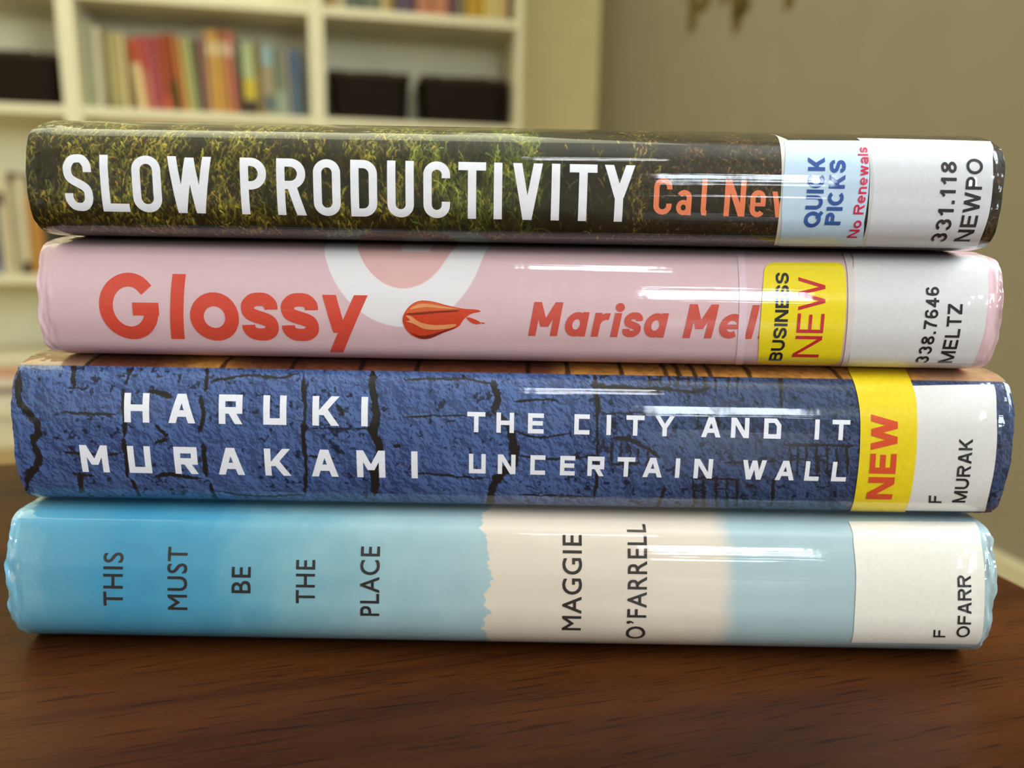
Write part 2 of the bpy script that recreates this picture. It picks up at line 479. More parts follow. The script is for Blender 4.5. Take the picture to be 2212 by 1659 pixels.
    if c == 'e': return rib([(w - t / 2, h / 2 - t * .1)] + arc(w / 2, h / 2, (w - t) / 2, (h - t) / 2, 0, 318, 26), t) + rect(t * .8, h / 2 - t * .5, w - t * .3, h / 2 + t * .35)
    if c == 'n': return rect(0, 0, t, h) + rib(arc(w / 2, h - t / 2 - (w - t) / 2 * .9, (w - t) / 2, (w - t) / 2 * .9, 180, 0, 16) + [(w - t / 2, 0)], t)
    if c == 'w': return bar(t / 2, h, w * .28, 0, t) + bar(w * .28, 0, w / 2, h, t) + bar(w / 2, h, w * .72, 0, t) + bar(w * .72, 0, w - t / 2, h, t)
    if c == 'a': return rib([(w - t / 2, 0), (w - t / 2, h * .62)] + arc(w / 2, h * .62, (w - t) / 2, h * .38 - t / 2, 0, 160, 14)[1:], t) + rib(arc(w * .5, h * .29, (w - t) / 2, h * .29 - t / 2, 0, 345, 22), t * .92, True)
    if c == 'r': return rect(0, 0, t, h) + rib(arc(w * .75, h * .55, w * .75 - t / 2, h * .45 - t / 2, 180, 80, 10), t)
    raise KeyError(c)

ADV = dict(A=.95, B=.86, C=.98, D=.95, E=.80, F=.76, G=1.02, H=.93, I=.30, K=.92, L=.74, M=1.08, N=.94, O=1.04, P=.84, Q=1.04, R=.92, S=.86, T=.82, U=.92, W=1.28, Z=.80,
           o=.78, e=.76, n=.72, w=1.0, a=.74, l=.30, s=.68)
ADV.update({' ': .38, '.': .34, '1': .62, '3': .74, '4': .78, '6': .74, '7': .74, '8': .74})
LOW = set('oenwasr')

def run_of(text, weight, gap=.11, st='sans'):
    """a word set with natural widths, cap height 1 -> polygons and length"""
    x = 0; out = []
    for c in text:
        a = ADV[c]; h = .74 if c in LOW else 1.0
        if c != ' ':
            gw = a - gap
            out += [[(p[0] + x, p[1]) for p in poly] for poly in glyph(c, max(gw, weight), h, weight, st)]
        x += a
    return out, x - gap

def upright_word(bk, name, text, start, end, cap, mat, weight=.16, off=.00017, parent=None, gap=.11):
    """lettering that climbs the spine: its foot line runs from start to end (photo marks), heads to the left"""
    polys, ln = run_of(text, weight, gap)
    u0, v0 = bk.at(*start); u1, v1 = bk.at(*end)
    uc, _ = bk.at(start[0] - cap, start[1]); ch = u0 - uc
    f = lambda p: (u0 + (u1 - u0) * p[0] / ln - ch * p[1], v0 + (v1 - v0) * p[0] / ln)
    return bk.decal(name, [[f(p) for p in q] for q in polys], mat, off, parent)

class Line:
    """a line of lettering along the spine: photo x of the foot line and height above it (in photo pixels) -> spine"""
    def __init__(s, bk, p0, p1, cap):
        s.bk = bk; s.p0, s.p1, s.cap = p0, p1, cap
        s.a = bk.at(*p0); s.b = bk.at(*p1)
        s.a2 = bk.at(p0[0], p0[1] - cap); s.b2 = bk.at(p1[0], p1[1] - cap)
    def __call__(s, p):
        f = (p[0] - s.p0[0]) / (s.p1[0] - s.p0[0]); g = p[1] / s.cap
        u = s.a[0] + f * (s.b[0] - s.a[0])
        v0 = s.a[1] + f * (s.b[1] - s.a[1]); v1 = s.a2[1] + f * (s.b2[1] - s.a2[1])
        return (u, v0 + g * (v1 - v0))
    def put(s, name, letters, t, mat, st, off=.00006, slant=0.0, parent=None):
        out = []
        for c, x0, x1, *hh in letters:
            h = hh[0] if hh else s.cap; y = hh[1] if len(hh) > 1 else 0
            for poly in glyph(c, x1 - x0, h, t, st):
                out.append([s((x0 + p[0] + slant * (p[1] + y), p[1] + y)) for p in poly])
        return s.bk.decal(name, out, mat, off, parent)
    def polys(s, name, polys, mat, off=.00006, parent=None):
        return s.bk.decal(name, [[s(p) for p in q] for q in polys], mat, off, parent)

def edge_line(bk, marks, n=5):
    return [bk.at(*p) for p in cat(marks, n)]

def sticker(bk, name, marks, mat, off=.00011, parent=None, r=0.0):
    """outline given by photo marks (corner order), straight between, corners rounded by r metres"""
    P = [np.array(bk.at(*m)) for m in marks]
    if r:
        out = []; n = len(P)
        for i in range(n):
            a, b, c = P[i - 1], P[i], P[(i + 1) % n]
            d1 = (a - b); d2 = (c - b); l1, l2 = np.linalg.norm(d1), np.linalg.norm(d2)
            d1, d2 = d1 / l1, d2 / l2
            if d1 @ d2 < -.8: out.append(b); continue
            k = min(r, l1 * .45, l2 * .45)
            for t in np.linspace(0, 1, 7):
                out.append((1 - t) ** 2 * (b + d1 * k) + 2 * t * (1 - t) * b + t * t * (b + d2 * k))
        P = out
    return bk.decal(name, [[tuple(p) for p in P]], mat, off, parent)

# ------------------------------------------------------------------ the four library books (sections in mm: depth behind the bulge, height from the lens)
TABLE_Z = EYE - .1005
B1 = Book('hardcover_book', .169, -.1041, .1038,
    [(150,22.4),(60,22.5),(30,22.5),(17,22.4),(11,21.5),(6,19.8),(2.8,18.1),(1.05,15.5),(.12,12),(-.1,8),(-.1,5),(.3,1.8),(1.6,-.8),(4,-2.4),(8,-3.3),(13,-3.65),(30,-3.68),(150,-3.68)], -.00368,
    'film-covered hardcover with a dark green moss jacket and big white capitals, topmost of the stack')
B2 = Book('hardcover_book', .173, -.1071, .1096,
    [(150,-3.75),(30,-3.75),(14,-3.9),(8,-4.7),(4.2,-5.6),(2.3,-7.1),(1.4,-9),(.5,-12),(-.1,-15),(-.3,-18),(-.2,-21.8),(.5,-25.4),(1.8,-28.6),(4.5,-30.3),(9,-31.3),(14,-31.6),(30,-31.62),(150,-31.62)], -.03162,
    'pink hardcover with red lettering and a lipstick smear, second from the top of the stack')
B3 = Book('hardcover_book', .171, -.1148, .1154,
    [(150,-31.7),(30,-31.7),(17,-31.75),(12,-31.9),(8,-32.4),(5,-33.4),(3.2,-34.9),(1.8,-37.5),(.7,-41),(.1,-45.5),(0,-51),(.3,-56.5),(1.1,-60.8),(2.6,-63.8),(5.5,-65.7),(10,-66.7),(16,-67),(30,-67.02),(150,-67.02)], -.06702,
    'hardcover with a dark blue stone wall jacket and white capitals, third in the stack')
B4 = Book('hardcover_book', .166, -.1163, .1126,
    [(150,-67.1),(30,-67.1),(14,-67.1),(9,-67.25),(5.5,-67.7),(3.2,-68.9),(1.9,-71),(.7,-74.5),(-.4,-79),(-1.1,-84),(-1.4,-88.5),(-.9,-92.2),(.4,-94.9),(2.8,-97.3),(6,-99.2),(10,-100.2),(15,-100.43),(30,-100.45),(150,-100.45)], -.10045,
    'sky blue and cream hardcover with black sideways words, lowest of the stack on the table')

def polydist(U, V, P, pad):
    """distance to a line of points on the (u, v) grid, infinite beyond pad"""
    D = np.full(U.shape, 9.0); A = np.zeros(U.shape)
    tot = sum(np.linalg.norm(np.array(b) - np.array(a)) for a, b in zip(P[:-1], P[1:]))
    us, vs = U[0], V[:, 0]
    L = 0
    for (a, b) in zip(P[:-1], P[1:]):
        a = np.array(a); b = np.array(b); l = np.linalg.norm(b - a)
        i0, i1 = np.searchsorted(us, [min(a[0], b[0]) - pad, max(a[0], b[0]) + pad]); j0, j1 = np.searchsorted(vs, [min(a[1], b[1]) - pad, max(a[1], b[1]) + pad])
        if i1 <= i0 or j1 <= j0: L += l; continue
        u, v = U[j0:j1, i0:i1], V[j0:j1, i0:i1]
        t = np.clip(((u - a[0]) * (b[0] - a[0]) + (v - a[1]) * (b[1] - a[1])) / (l * l + 1e-15), 0, 1)
        d = np.hypot(u - a[0] - t * (b[0] - a[0]), v - a[1] - t * (b[1] - a[1]))
        s = D[j0:j1, i0:i1]; sa = A[j0:j1, i0:i1]; near = d < s
        s[near] = d[near]; sa[near] = ((L + t * l) / tot)[near]; L += l
    return D, A

def lerp3(c0, c1, f):
    return np.array(c0)[None, None] * (1 - f[..., None]) + np.array(c1)[None, None] * f[..., None]

PXM = lambda bk: (bk.at(1206, 640)[0] - bk.at(1106, 640)[0]) / 100 if bk is B2 else None

# --- moss print
def paint_moss(U, V):
    bk = B1
    res = 1.25e-4
    a0, a1 = bk.at(1106, 300)[1] - .016, bk.at(1106, 505)[1] + .008
    W_, H_ = int(2 * bk.half / res), int((a1 - a0) / res)
    r = np.random.default_rng(5)
    base = vnoise((H_, W_), (14, 90), 4, .6, 3)
    xg = np.linspace(0, 1, W_)[None, :] * np.ones((H_, 1))
    brown = sstep(.55, .68, xg)                             # the growth turns russet towards the label
    void = np.exp(-((xg - .565) / .035) ** 2)               # a dark gap between the two growths
    C = lerp3(lin((26, 24, 12)), lin((50, 46, 22)), base) * (1 - .45 * brown[..., None] * np.array([.2, .45, .5])) * (1 - .35 * void[..., None])
    warm = [(176, 168, 58), (150, 146, 52), (128, 122, 46), (110, 102, 40), (190, 158, 62), (98, 92, 40)]
    green = [(126, 138, 48), (104, 116, 44), (150, 158, 60), (88, 96, 40)]
    rust = [(128, 88, 44), (104, 82, 38), (86, 72, 36), (146, 100, 62), (92, 88, 36), (70, 60, 32)]
    def seg(p, q, w, col, al):
        x0, x1 = int(max(0, min(p[0], q[0]) - w - 2)), int(min(W_, max(p[0], q[0]) + w + 3))
        y0, y1 = int(max(0, min(p[1], q[1]) - w - 2)), int(min(H_, max(p[1], q[1]) + w + 3))
        if x1 <= x0 or y1 <= y0: return
        yy, xx = np.mgrid[y0:y1, x0:x1]
        dx, dy = q[0] - p[0], q[1] - p[1]; l2 = dx * dx + dy * dy + 1e-9
        t = np.clip(((xx - p[0]) * dx + (yy - p[1]) * dy) / l2, 0, 1)
        d = np.hypot(xx - p[0] - t * dx, yy - p[1] - t * dy)
        a = np.clip(w - d + .5, 0, 1) * al * (.65 + .35 * (1 - t))
        C[y0:y1, x0:x1] = C[y0:y1, x0:x1] * (1 - a[..., None]) + np.array(col) * a[..., None]
    n = 36000
    for k in range(n):
        f = k / n                                           # deep, dim growth first, the lit tips last
        x = r.random(); y = r.random() * H_
        g = min(max((x - .36) / .08, 0), 1) * (x < .56)
        isr = r.random() < sstep(.56, .66, np.array(x))
        if abs(x - .572) < .045 and r.random() < .90: continue
        if isr: col = rust[r.integers(len(rust))]; L = r.uniform(3, 9); wd = r.uniform(.5, 1.0); lv = 1.0
        elif r.random() < g * .75: col = green[r.integers(len(green))]; L = r.uniform(8, 26); wd = r.uniform(.6, 1.5); lv = 1.0
        else: col = warm[r.integers(len(warm))]; L = r.uniform(4, 15); wd = r.uniform(.5, 1.3); lv = 1.0
        dens = vn_m[min(int(y / H_ * 40), 39), min(int(x * 240), 239)]
        if f > .35 and r.random() > (dens - .30) * 3.0 + .1 * isr: continue
        tone = f ** 1.7 * r.uniform(.35, .95) if r.random() < .85 else f * 1.1
        c = np.array(lin(col)) * (.10 + lv * tone) * min(1.35, .35 + 1.5 * max(0, dens - .22))
        ang = math.radians(-90 + r.normal(0, 24 if not isr else 50))
        px, py = x * W_, y
        cur = [(px, py)]
        bend = r.normal(0, .16)
        for s_ in range(3):
            ang += bend
            px += math.cos(ang) * L / 3; py += math.sin(ang) * L / 3; cur.append((px, py))
        for i_, (a, b) in enumerate(zip(cur[:-1], cur[1:])): seg(b, a, wd * (1 - .15 * i_), c * (.75 + .22 * i_), .9)
        for s_ in range(r.integers(1, 4)):
            i = r.integers(1, 4); a = cur[i]; th = ang + r.choice([-1, 1]) * r.uniform(.3, .7); l = L * r.uniform(.18, .36)
            seg((a[0] + math.cos(th) * l, a[1] + math.sin(th) * l), a, wd * .85, c * r.uniform(.8, 1.25), .9)
    i = np.clip(((U + bk.half) / res).astype(int), 0, W_ - 1); j = np.clip(((V - a0) / res).astype(int), 0, H_ - 1)
    return np.clip(C[j, i], 0, 1)
vn_m = vnoise((40, 240), (6, 40), 3, .6, 21)

B1.jacket(1560, 1.7e-4, paint_moss, printed('moss print', 1.0, None, B1.half), .0004, 31)
B1.block((40, 40, 32))

WHITE = (236, 236, 238)
white1 = printed('white ink moss', 1.0, WHITE, B1.half)
orange1 = printed('orange ink', 1.0, (232, 126, 84), B1.half)
ln = Line(B1, (145, 455), (1350, 479), 122)
SLOW = [('S', 140, 200), ('L', 219, 277), ('O', 287, 349), ('W', 364, 458), ('P', 520, 576), ('R', 598, 660), ('O', 677, 735), ('D', 757, 814), ('U', 836, 893), ('C', 914, 971),
        ('T', 989, 1048), ('I', 1065, 1084), ('V', 1106, 1170), ('I', 1188, 1209), ('T', 1228, 1287), ('Y', 1303, 1368)]
sh = lambda L, k, Y: [(c, a + k(a), b + k(a)) + tuple(o) for c, a, b, *o in L]
lean = lambda x: (1106 - x) * .0065                         # tops sit a little further out than feet in the photo: feet as measured
ln.put('title_lettering', sh(SLOW, lean, 0), 17.8, white1, 'din')
la = Line(B1, (1410, 463), (1690, 470), 79)
q = []
def add(ch, x0, x1, h, t, y=0):
    return [[(p[0] + x0, p[1] + y) for p in g] for g in glyph(ch, x1 - x0, h, t, 'din')]
q += add('C', 1410, 1449, 79, 11.5) + rect(1512, 9, 1523, 79) + rib([(1517.5, 12), (1519, 6), (1525, 5.5)], 11)
q += rib([(1486, 0), (1486, 36)] + arc(1475.5, 38, 10.5, 11, 0, 155, 10), 11) + rib(arc(1474.5, 16.5, 10.5, 11.5, 0, 345, 18), 10, True)
q += add('N', 1562, 1607, 79, 11.5)
q += rib([(1645, 27), (1645, 36)] + arc(1634, 40, 11, 12.5, 0, 180, 12) + arc(1634, 17, 11, 12, 180, 330, 10), 11) + rect(1626, 23, 1650, 31)
q += bar(1669, 56, 1680, 0, 11) + bar(1680, 0, 1691, 56, 11)
la.polys('author_lettering', q, orange1)

tape1 = printed('yellowed tape', 1.0, (202, 200, 188), B1.half)
lab1 = printed('white label moss', 1.0, (208, 208, 210), B1.half)
blue_st = printed('pale blue sticker', 1.0, (190, 212, 228), B1.half)
ink = lambda b, rgb, nm: printed(nm, b, rgb, .11)
tp = B1.decal('clear_tape', [[tuple(x) for x in edge_line(B1, [(1662, 289), (1681, 300), (1688, 350), (1686, 430), (1678, 500), (1672, 529)]) + edge_line(B1, [(1700, 530), (1708, 440), (1706, 340), (1700, 302)])]], tape1, .00008)
wl = B1.decal('call_number_label', [[tuple(x) for x in edge_line(B1, [(1850, 299), (2000, 302), (2139, 306)]) + edge_line(B1, [(2144, 340), (2144, 400), (2134, 470), (2109, 536)]) + edge_line(B1, [(2000, 534), (1850, 531)])]], lab1, .00010)
bs = sticker(B1, 'loan_sticker', [(1691, 304), (1869, 305), (1876, 340), (1875, 420), (1866, 480), (1855, 532), (1677, 530), (1688, 460), (1691, 390)], blue_st, .00014, r=.0016)
st2 = B1.decal('clear_tape', [[tuple(x) for x in edge_line(B1, [(1871, 306), (1881, 380), (1878, 450), (1862, 532)]) + edge_line(B1, [(1869, 532), (1884, 450), (1887, 380), (1878, 306)])]], printed('film edge', 1.0, (196, 196, 190), B1.half), .00012)
navy = ink(1.0, (42, 82, 150), 'navy ink'); red1 = ink(1.0, (204, 36, 74), 'crimson ink'); blk1 = ink(1.0, (34, 34, 38), 'black ink')
upright_word(B1, 'sticker_lettering', 'QUICK', (1769, 491), (1781, 341), 36, navy, .22, .00020, bs)
upright_word(B1, 'sticker_lettering', 'PICKS', (1814, 486), (1826, 347), 34, navy, .22, .00020, bs)
upright_word(B1, 'sticker_lettering', 'No Renewals', (1850, 513), (1872, 320), 22, red1, .17, .00020, bs, .12)
upright_word(B1, 'label_lettering', '331.118', (2039, 522), (2065, 350), 33, blk1, .165, .00016, wl, .14)
upright_word(B1, 'label_lettering', 'NEWPO', (2093, 521), (2121, 344), 35, blk1, .165, .00016, wl, .14)

# --- pink print with the white ring
def paint_pink(U, V):
    bk = B2
    uc, vb = bk.at(872, 560); ul, _ = bk.at(692, 560); k = abs(uc - ul) / 180
    v_out = bk.at(872, 706)[1]; v_in = bk.at(872, 623)[1]; vtop = bk.at(872, 531)[1]
    n = vnoise(U.shape, (12, 60), 4, .5, 8)[..., None]
    C = np.ones(U.shape + (3,)) * np.array(lin((221, 186, 189))) * (.97 + .06 * n)
    cy = vtop - .0015
    o = np.sqrt(((U - uc) / (181 * k)) ** 2 + ((V - cy) / (v_out - cy)) ** 2)
    i = np.sqrt(((U - uc) / (110 * k)) ** 2 + ((V - cy) / (v_in - cy)) ** 2)
    e = .006
    wht = sstep(1 + e, 1 - e, o)
    C = C * (1 - wht[..., None]) + np.array(lin((232, 228, 227))) * wht[..., None]
    sal = sstep(1 + e, 1 - e, i)
    C = C * (1 - sal[..., None]) + np.array(lin((224, 178, 172))) * (.97 + .06 * n) * sal[..., None]
    ub0, ub1 = bk.at(868, 537)[0], bk.at(932, 537)[0]; vb1 = bk.at(900, 544)[1]
    barm = ((U > ub0) & (U < ub1 - (vb1 - V) * .0) & (V < vb1) & (V > cy - .012)).astype(float)
    C = C * (1 - barm[..., None]) + np.array(lin((232, 216, 214))) * barm[..., None]
    return C
B2.jacket(1250, 2.2e-4, paint_pink, printed('pink print', 2.0, None, B2.half), .0008, 32)
B2.block((180, 60, 60))
red2 = printed('tomato red ink', 2.0, (214, 76, 58), B2.half)
lg = Line(B2, (228, 731), (790, 738), 142)
q = []
q += rib(cat(arc(290, 71, 49, 57, 38, 352, 14), 3), 29) + rect(297, 53, 353, 80)
q += [[(371, 1), (400, 1), (412, 141), (384, 141)]]
q += rib(arc(470.5, 51, 37.5, 38, 0, 349, 30), 29, True)
def s_geo(x0, x1, h, t, y=0):
    return [[(p[0] + x0, p[1] + y) for p in g] for g in glyph('s', x1 - x0, h, t)]
q += s_geo(528, 606, 104, 28) + s_geo(613, 692, 104, 28)
q += bar(716, 101, 737, 20, 29) + [[(769, 101), (798, 101), (738, -29), (709, -29)]]
lg.polys('title_lettering', q, red2)
lm = Line(B2, (1141, 725), (1640, 732), 73)
q = []
K = .16
def it(polys, x0, y=0): return [[(p[0] + x0 + K * p[1], p[1] + y) for p in g] for g in polys]
def small_a(w, h, t): return rib(arc(w / 2, h / 2, (w - t) / 2, (h - t) / 2, 0, 349, 24), t, True) + rect(w - t * .95, 0, w, h)
q += it(glyph('M', 62, 73, 15.5, 'din'), 1141)
q += it(small_a(47, 53, 15), 1216)
q += it(rect(0, 0, 15, 52) + rib(arc(27, 26, 19, 18.5, 170, 75, 8), 14), 1276)
q += it(rect(0, 0, 15, 52), 1318) + [[(1337 + 9.5 * math.cos(a), 64 + 9.5 * math.sin(a)) for a in np.linspace(0, 6.1, 18)]]
q += it(glyph('s', 39, 54, 14.5), 1341)
q += it(small_a(47, 53, 15), 1386)
q += it(glyph('M', 62, 73, 15.5, 'din'), 1474)
q += it(rib([(44, 24)] + arc(23.5, 27, 19, 19.5, 0, 305, 22), 14.5) + rect(9, 21, 44, 31), 1550)
q += it(rect(0, 0, 15, 73), 1608) + it(rect(0, 0, 6, 36), 1636)
lm.polys('author_lettering', q, printed('faded tomato ink', 2.0, (206, 84, 70), B2.half))
# the smear of lipstick
zx = lambda pts, n=4: [B2.at(700 + x / 2.989, 500 + y / 2.989) for x, y in cat_closed(pts, n)]
lipm = [printed('lipstick red', 2.0, (206, 66, 38), B2.half), printed('lipstick deep red', 2.0, (128, 38, 28), B2.half), printed('lipstick gloss orange', 2.0, (226, 150, 96), B2.half), printed('lipstick orange', 2.0, (216, 96, 46), B2.half)]
main = [(507, 570), (520, 525), (560, 475), (620, 447), (700, 452), (800, 478), (900, 498), (985, 504), (1010, 517), (960, 528), (918, 552), (893, 580), (862, 618), (765, 656), (690, 688), (625, 692), (560, 664), (520, 615)]
lp = B2.decal('lipstick_print', [(0, zx(main)), (0, zx([(918, 553), (970, 565), (1012, 590), (985, 598), (950, 588)])), (0, zx([(1010, 587), (1038, 589), (1030, 596)]))], lipm, .00007)
B2.decal('gloss_highlight', [(3, zx([(530, 530), (560, 482), (622, 452), (700, 457), (800, 484), (880, 500), (800, 508), (700, 512), (600, 520)])), ], lipm, .00010, lp)
B2.decal('gloss_highlight', [(2, zx([(552, 503), (600, 472), (660, 466), (760, 482), (860, 500), (760, 496), (660, 488), (600, 496)]))], lipm, .00013, lp)
B2.decal('dark_crease', [(1, zx([(538, 528), (600, 524), (700, 516), (850, 508), (860, 514), (720, 526), (620, 535), (548, 537)]))], lipm, .00014, lp)
B2.decal('gloss_highlight', [(2, zx([(528, 545), (560, 546), (622, 586), (720, 604), (850, 598), (820, 622), (720, 634), (640, 626), (580, 596), (530, 580), (555, 572)]))], lipm, .00012, lp)
B2.decal('dark_crease', [(1, zx([(560, 652), (620, 672), (690, 664), (770, 640), (860, 616), (765, 655), (690, 686), (625, 690)]))], lipm, .00012, lp)

pk_tape = printed('clear tape on pink', 2.0, (224, 196, 204), B2.half)
B2.decal('clear_tape', [[tuple(x) for x in edge_line(B2, [(1591, 542), (1596, 600), (1597, 660), (1593, 740), (1588, 789)]) + edge_line(B2, [(1604, 790), (1609, 740), (1613, 660), (1612, 600), (1607, 543)])]], pk_tape, .00009)
wl = B2.decal('call_number_label', [[tuple(x) for x in edge_line(B2, [(1838, 549), (1980, 551), (2126, 554)]) + edge_line(B2, [(2134, 592), (2133, 660), (2122, 730), (2097, 794)]) + edge_line(B2, [(1960, 793), (1824, 790)]) + edge_line(B2, [(1838, 720), (1842, 640), (1841, 590)])]], printed('white label pink', 2.0, (216, 214, 212), B2.half), .00010)
B2.decal('clear_tape', [[tuple(x) for x in edge_line(B2, [(1820, 548), (1830, 590), (1831, 680), (1824, 760), (1816, 790)]) + edge_line(B2, [(1828, 790), (1839, 740), (1846, 660), (1845, 600), (1836, 549)])]], printed('yellowed tape on pink', 2.0, (214, 204, 196), B2.half), .00015)
ys = sticker(B2, 'subject_sticker', [(1650, 568), (1820, 568), (1826, 600), (1826, 680), (1820, 740), (1808, 787), (1632, 785), (1640, 720), (1646, 640)], printed('yellow sticker', 2.0, (240, 216, 24), B2.half), .00013, r=.0026)
blk2 = ink(2.0, (30, 30, 32), 'black ink pink'); red3 = ink(2.0, (196, 34, 44), 'signal red ink')
upright_word(B2, 'sticker_lettering', 'BUSINESS', (1687, 778), (1703, 590), 28, blk2, .19, .00019, ys)
upright_word(B2, 'sticker_lettering', 'NEW', (1767, 771), (1782, 600), 57, red3, .12, .00019, ys)
upright_word(B2, 'label_lettering', '338.7646', (2002, 783), (2028, 620), 28, blk2, .165, .00016, wl, .14)
upright_word(B2, 'label_lettering', 'MELTZ', (2055, 783), (2079, 657), 31, blk2, .165, .00016, wl, .14)

# --- stone wall print
CR = [  # photo marks of the dark joints and their width (photo pixels)
    ([(42, 800), (38, 850), (50, 880), (74, 905), (82, 930), (74, 955), (86, 985), (78, 1010), (60, 1025), (55, 1062)], 15), ([(160, 788), (158, 838)], 11), ([(143, 838), (192, 838)], 4),
    ([(266, 840), (269, 942)], 11), ([(267, 945), (275, 1030)], 11), ([(287, 793), (272, 832)], 8), ([(320, 846), (350, 850), (372, 858)], 11), ([(432, 855), (440, 900), (429, 936)], 10),
    ([(449, 793), (443, 846)], 9), ([(438, 958), (446, 1030)], 11), ([(454, 1040), (466, 1078)], 10), ([(455, 825), (540, 810), (600, 816), (645, 806)], 7), ([(655, 806), (659, 880), (655, 940), (660, 1000), (662, 1070)], 10),
    ([(130, 890), (180, 893), (252, 895)], 6), ([(130, 976), (200, 981), (266, 978)], 6), ([(335, 918), (362, 942)], 9), ([(335, 958), (362, 948)], 9), ([(335, 1030), (370, 1024), (432, 1034)], 9),
    ([(285, 1035), (302, 1072)], 9), ([(172, 1020), (176, 1066)], 14), ([(155, 1023), (202, 1028)], 6), ([(470, 1061), (560, 1072), (660, 1068)], 6), ([(663, 985), (725, 991)], 5), ([(660, 925), (800, 926)], 3),
    ([(808, 796), (804, 830), (806, 860), (814, 905), (808, 930), (820, 965), (812, 1000), (808, 1070)], 17), ([(732, 875), (739, 897)], 11), ([(875, 820), (1000, 818), (1050, 828), (1072, 820)], 6),
    ([(1064, 820), (1072, 865), (1064, 890)], 14), ([(1066, 890), (1098, 918), (1112, 960), (1108, 1000), (1088, 1022), (1066, 1045), (1062, 1092)], 19), ([(870, 901), (960, 898), (1062, 896)], 4), ([(872, 1020), (980, 1028), (1055, 1034)], 5), ([(850, 964), (862, 964)], 7),
    ([(1286, 806), (1290, 900), (1293, 980), (1283, 1078)], 7), ([(1275, 832), (1330, 836), (1400, 842), (1450, 838)], 13), ([(1110, 868), (1180, 862), (1205, 870)], 6), ([(1318, 946), (1360, 950), (1400, 970), (1425, 990)], 9),
    ([(1318, 1004), (1385, 1000)], 6), ([(1120, 1068), (1285, 1074)], 5), ([(1420, 838), (1500, 846), (1535, 834)], 7), ([(1682, 808), (1690, 905)], 8), ([(1690, 961), (1850, 963)], 7), ([(1672, 1030), (1664, 1095)], 7), ([(1420, 1095), (1436, 1050)], 9),
    ([(1490, 1032), (1600, 1036)], 6), ([(1500, 888), (1560, 884)], 6), ([(1110, 930), (1160, 945), (1230, 936)], 5), ([(1120, 985), (1200, 992), (1270, 986)], 5), ([(1300, 895), (1420, 890)], 4), ([(1560, 1000), (1680, 996)], 5), ([(1880, 900), (2180, 905)], 5)]
for x in (1402, 1425, 1444, 1463, 1485, 1503, 1521): CR.append(([(x, 802), (x + 2, 836)], 5))
for x in (1522, 1545, 1570, 1592): CR.append(([(x, 785), (x + 1, 852)], 5))
for x in (1497, 1521, 1546, 1571, 1592): CR.append(([(x, 1036), (x, 1096)], 6))
for x in (1706, 1722, 1741, 1764, 1786, 1808, 1829): CR.append(([(x, 964), (x + 1, 1026)], 6))
for x in (1322, 1340, 1358, 1378, 1398): CR.append(([(x, 950 + (x - 1320) * .3), (x + 2, 1000)], 5))
for x in (1508, 1530, 1552): CR.append(([(x, 890), (x, 926)], 5))
for (a, b, y) in ((1497, 1521, 1060), (1546, 1571, 1056), (1706, 1741, 992), (1764, 1786, 985), (1786, 1808, 1002), (1402, 1425, 820), (1463, 1485, 818), (1545, 1570, 815), (1571, 1592, 1074)): CR.append(([(a, y), (b, y)], 5))

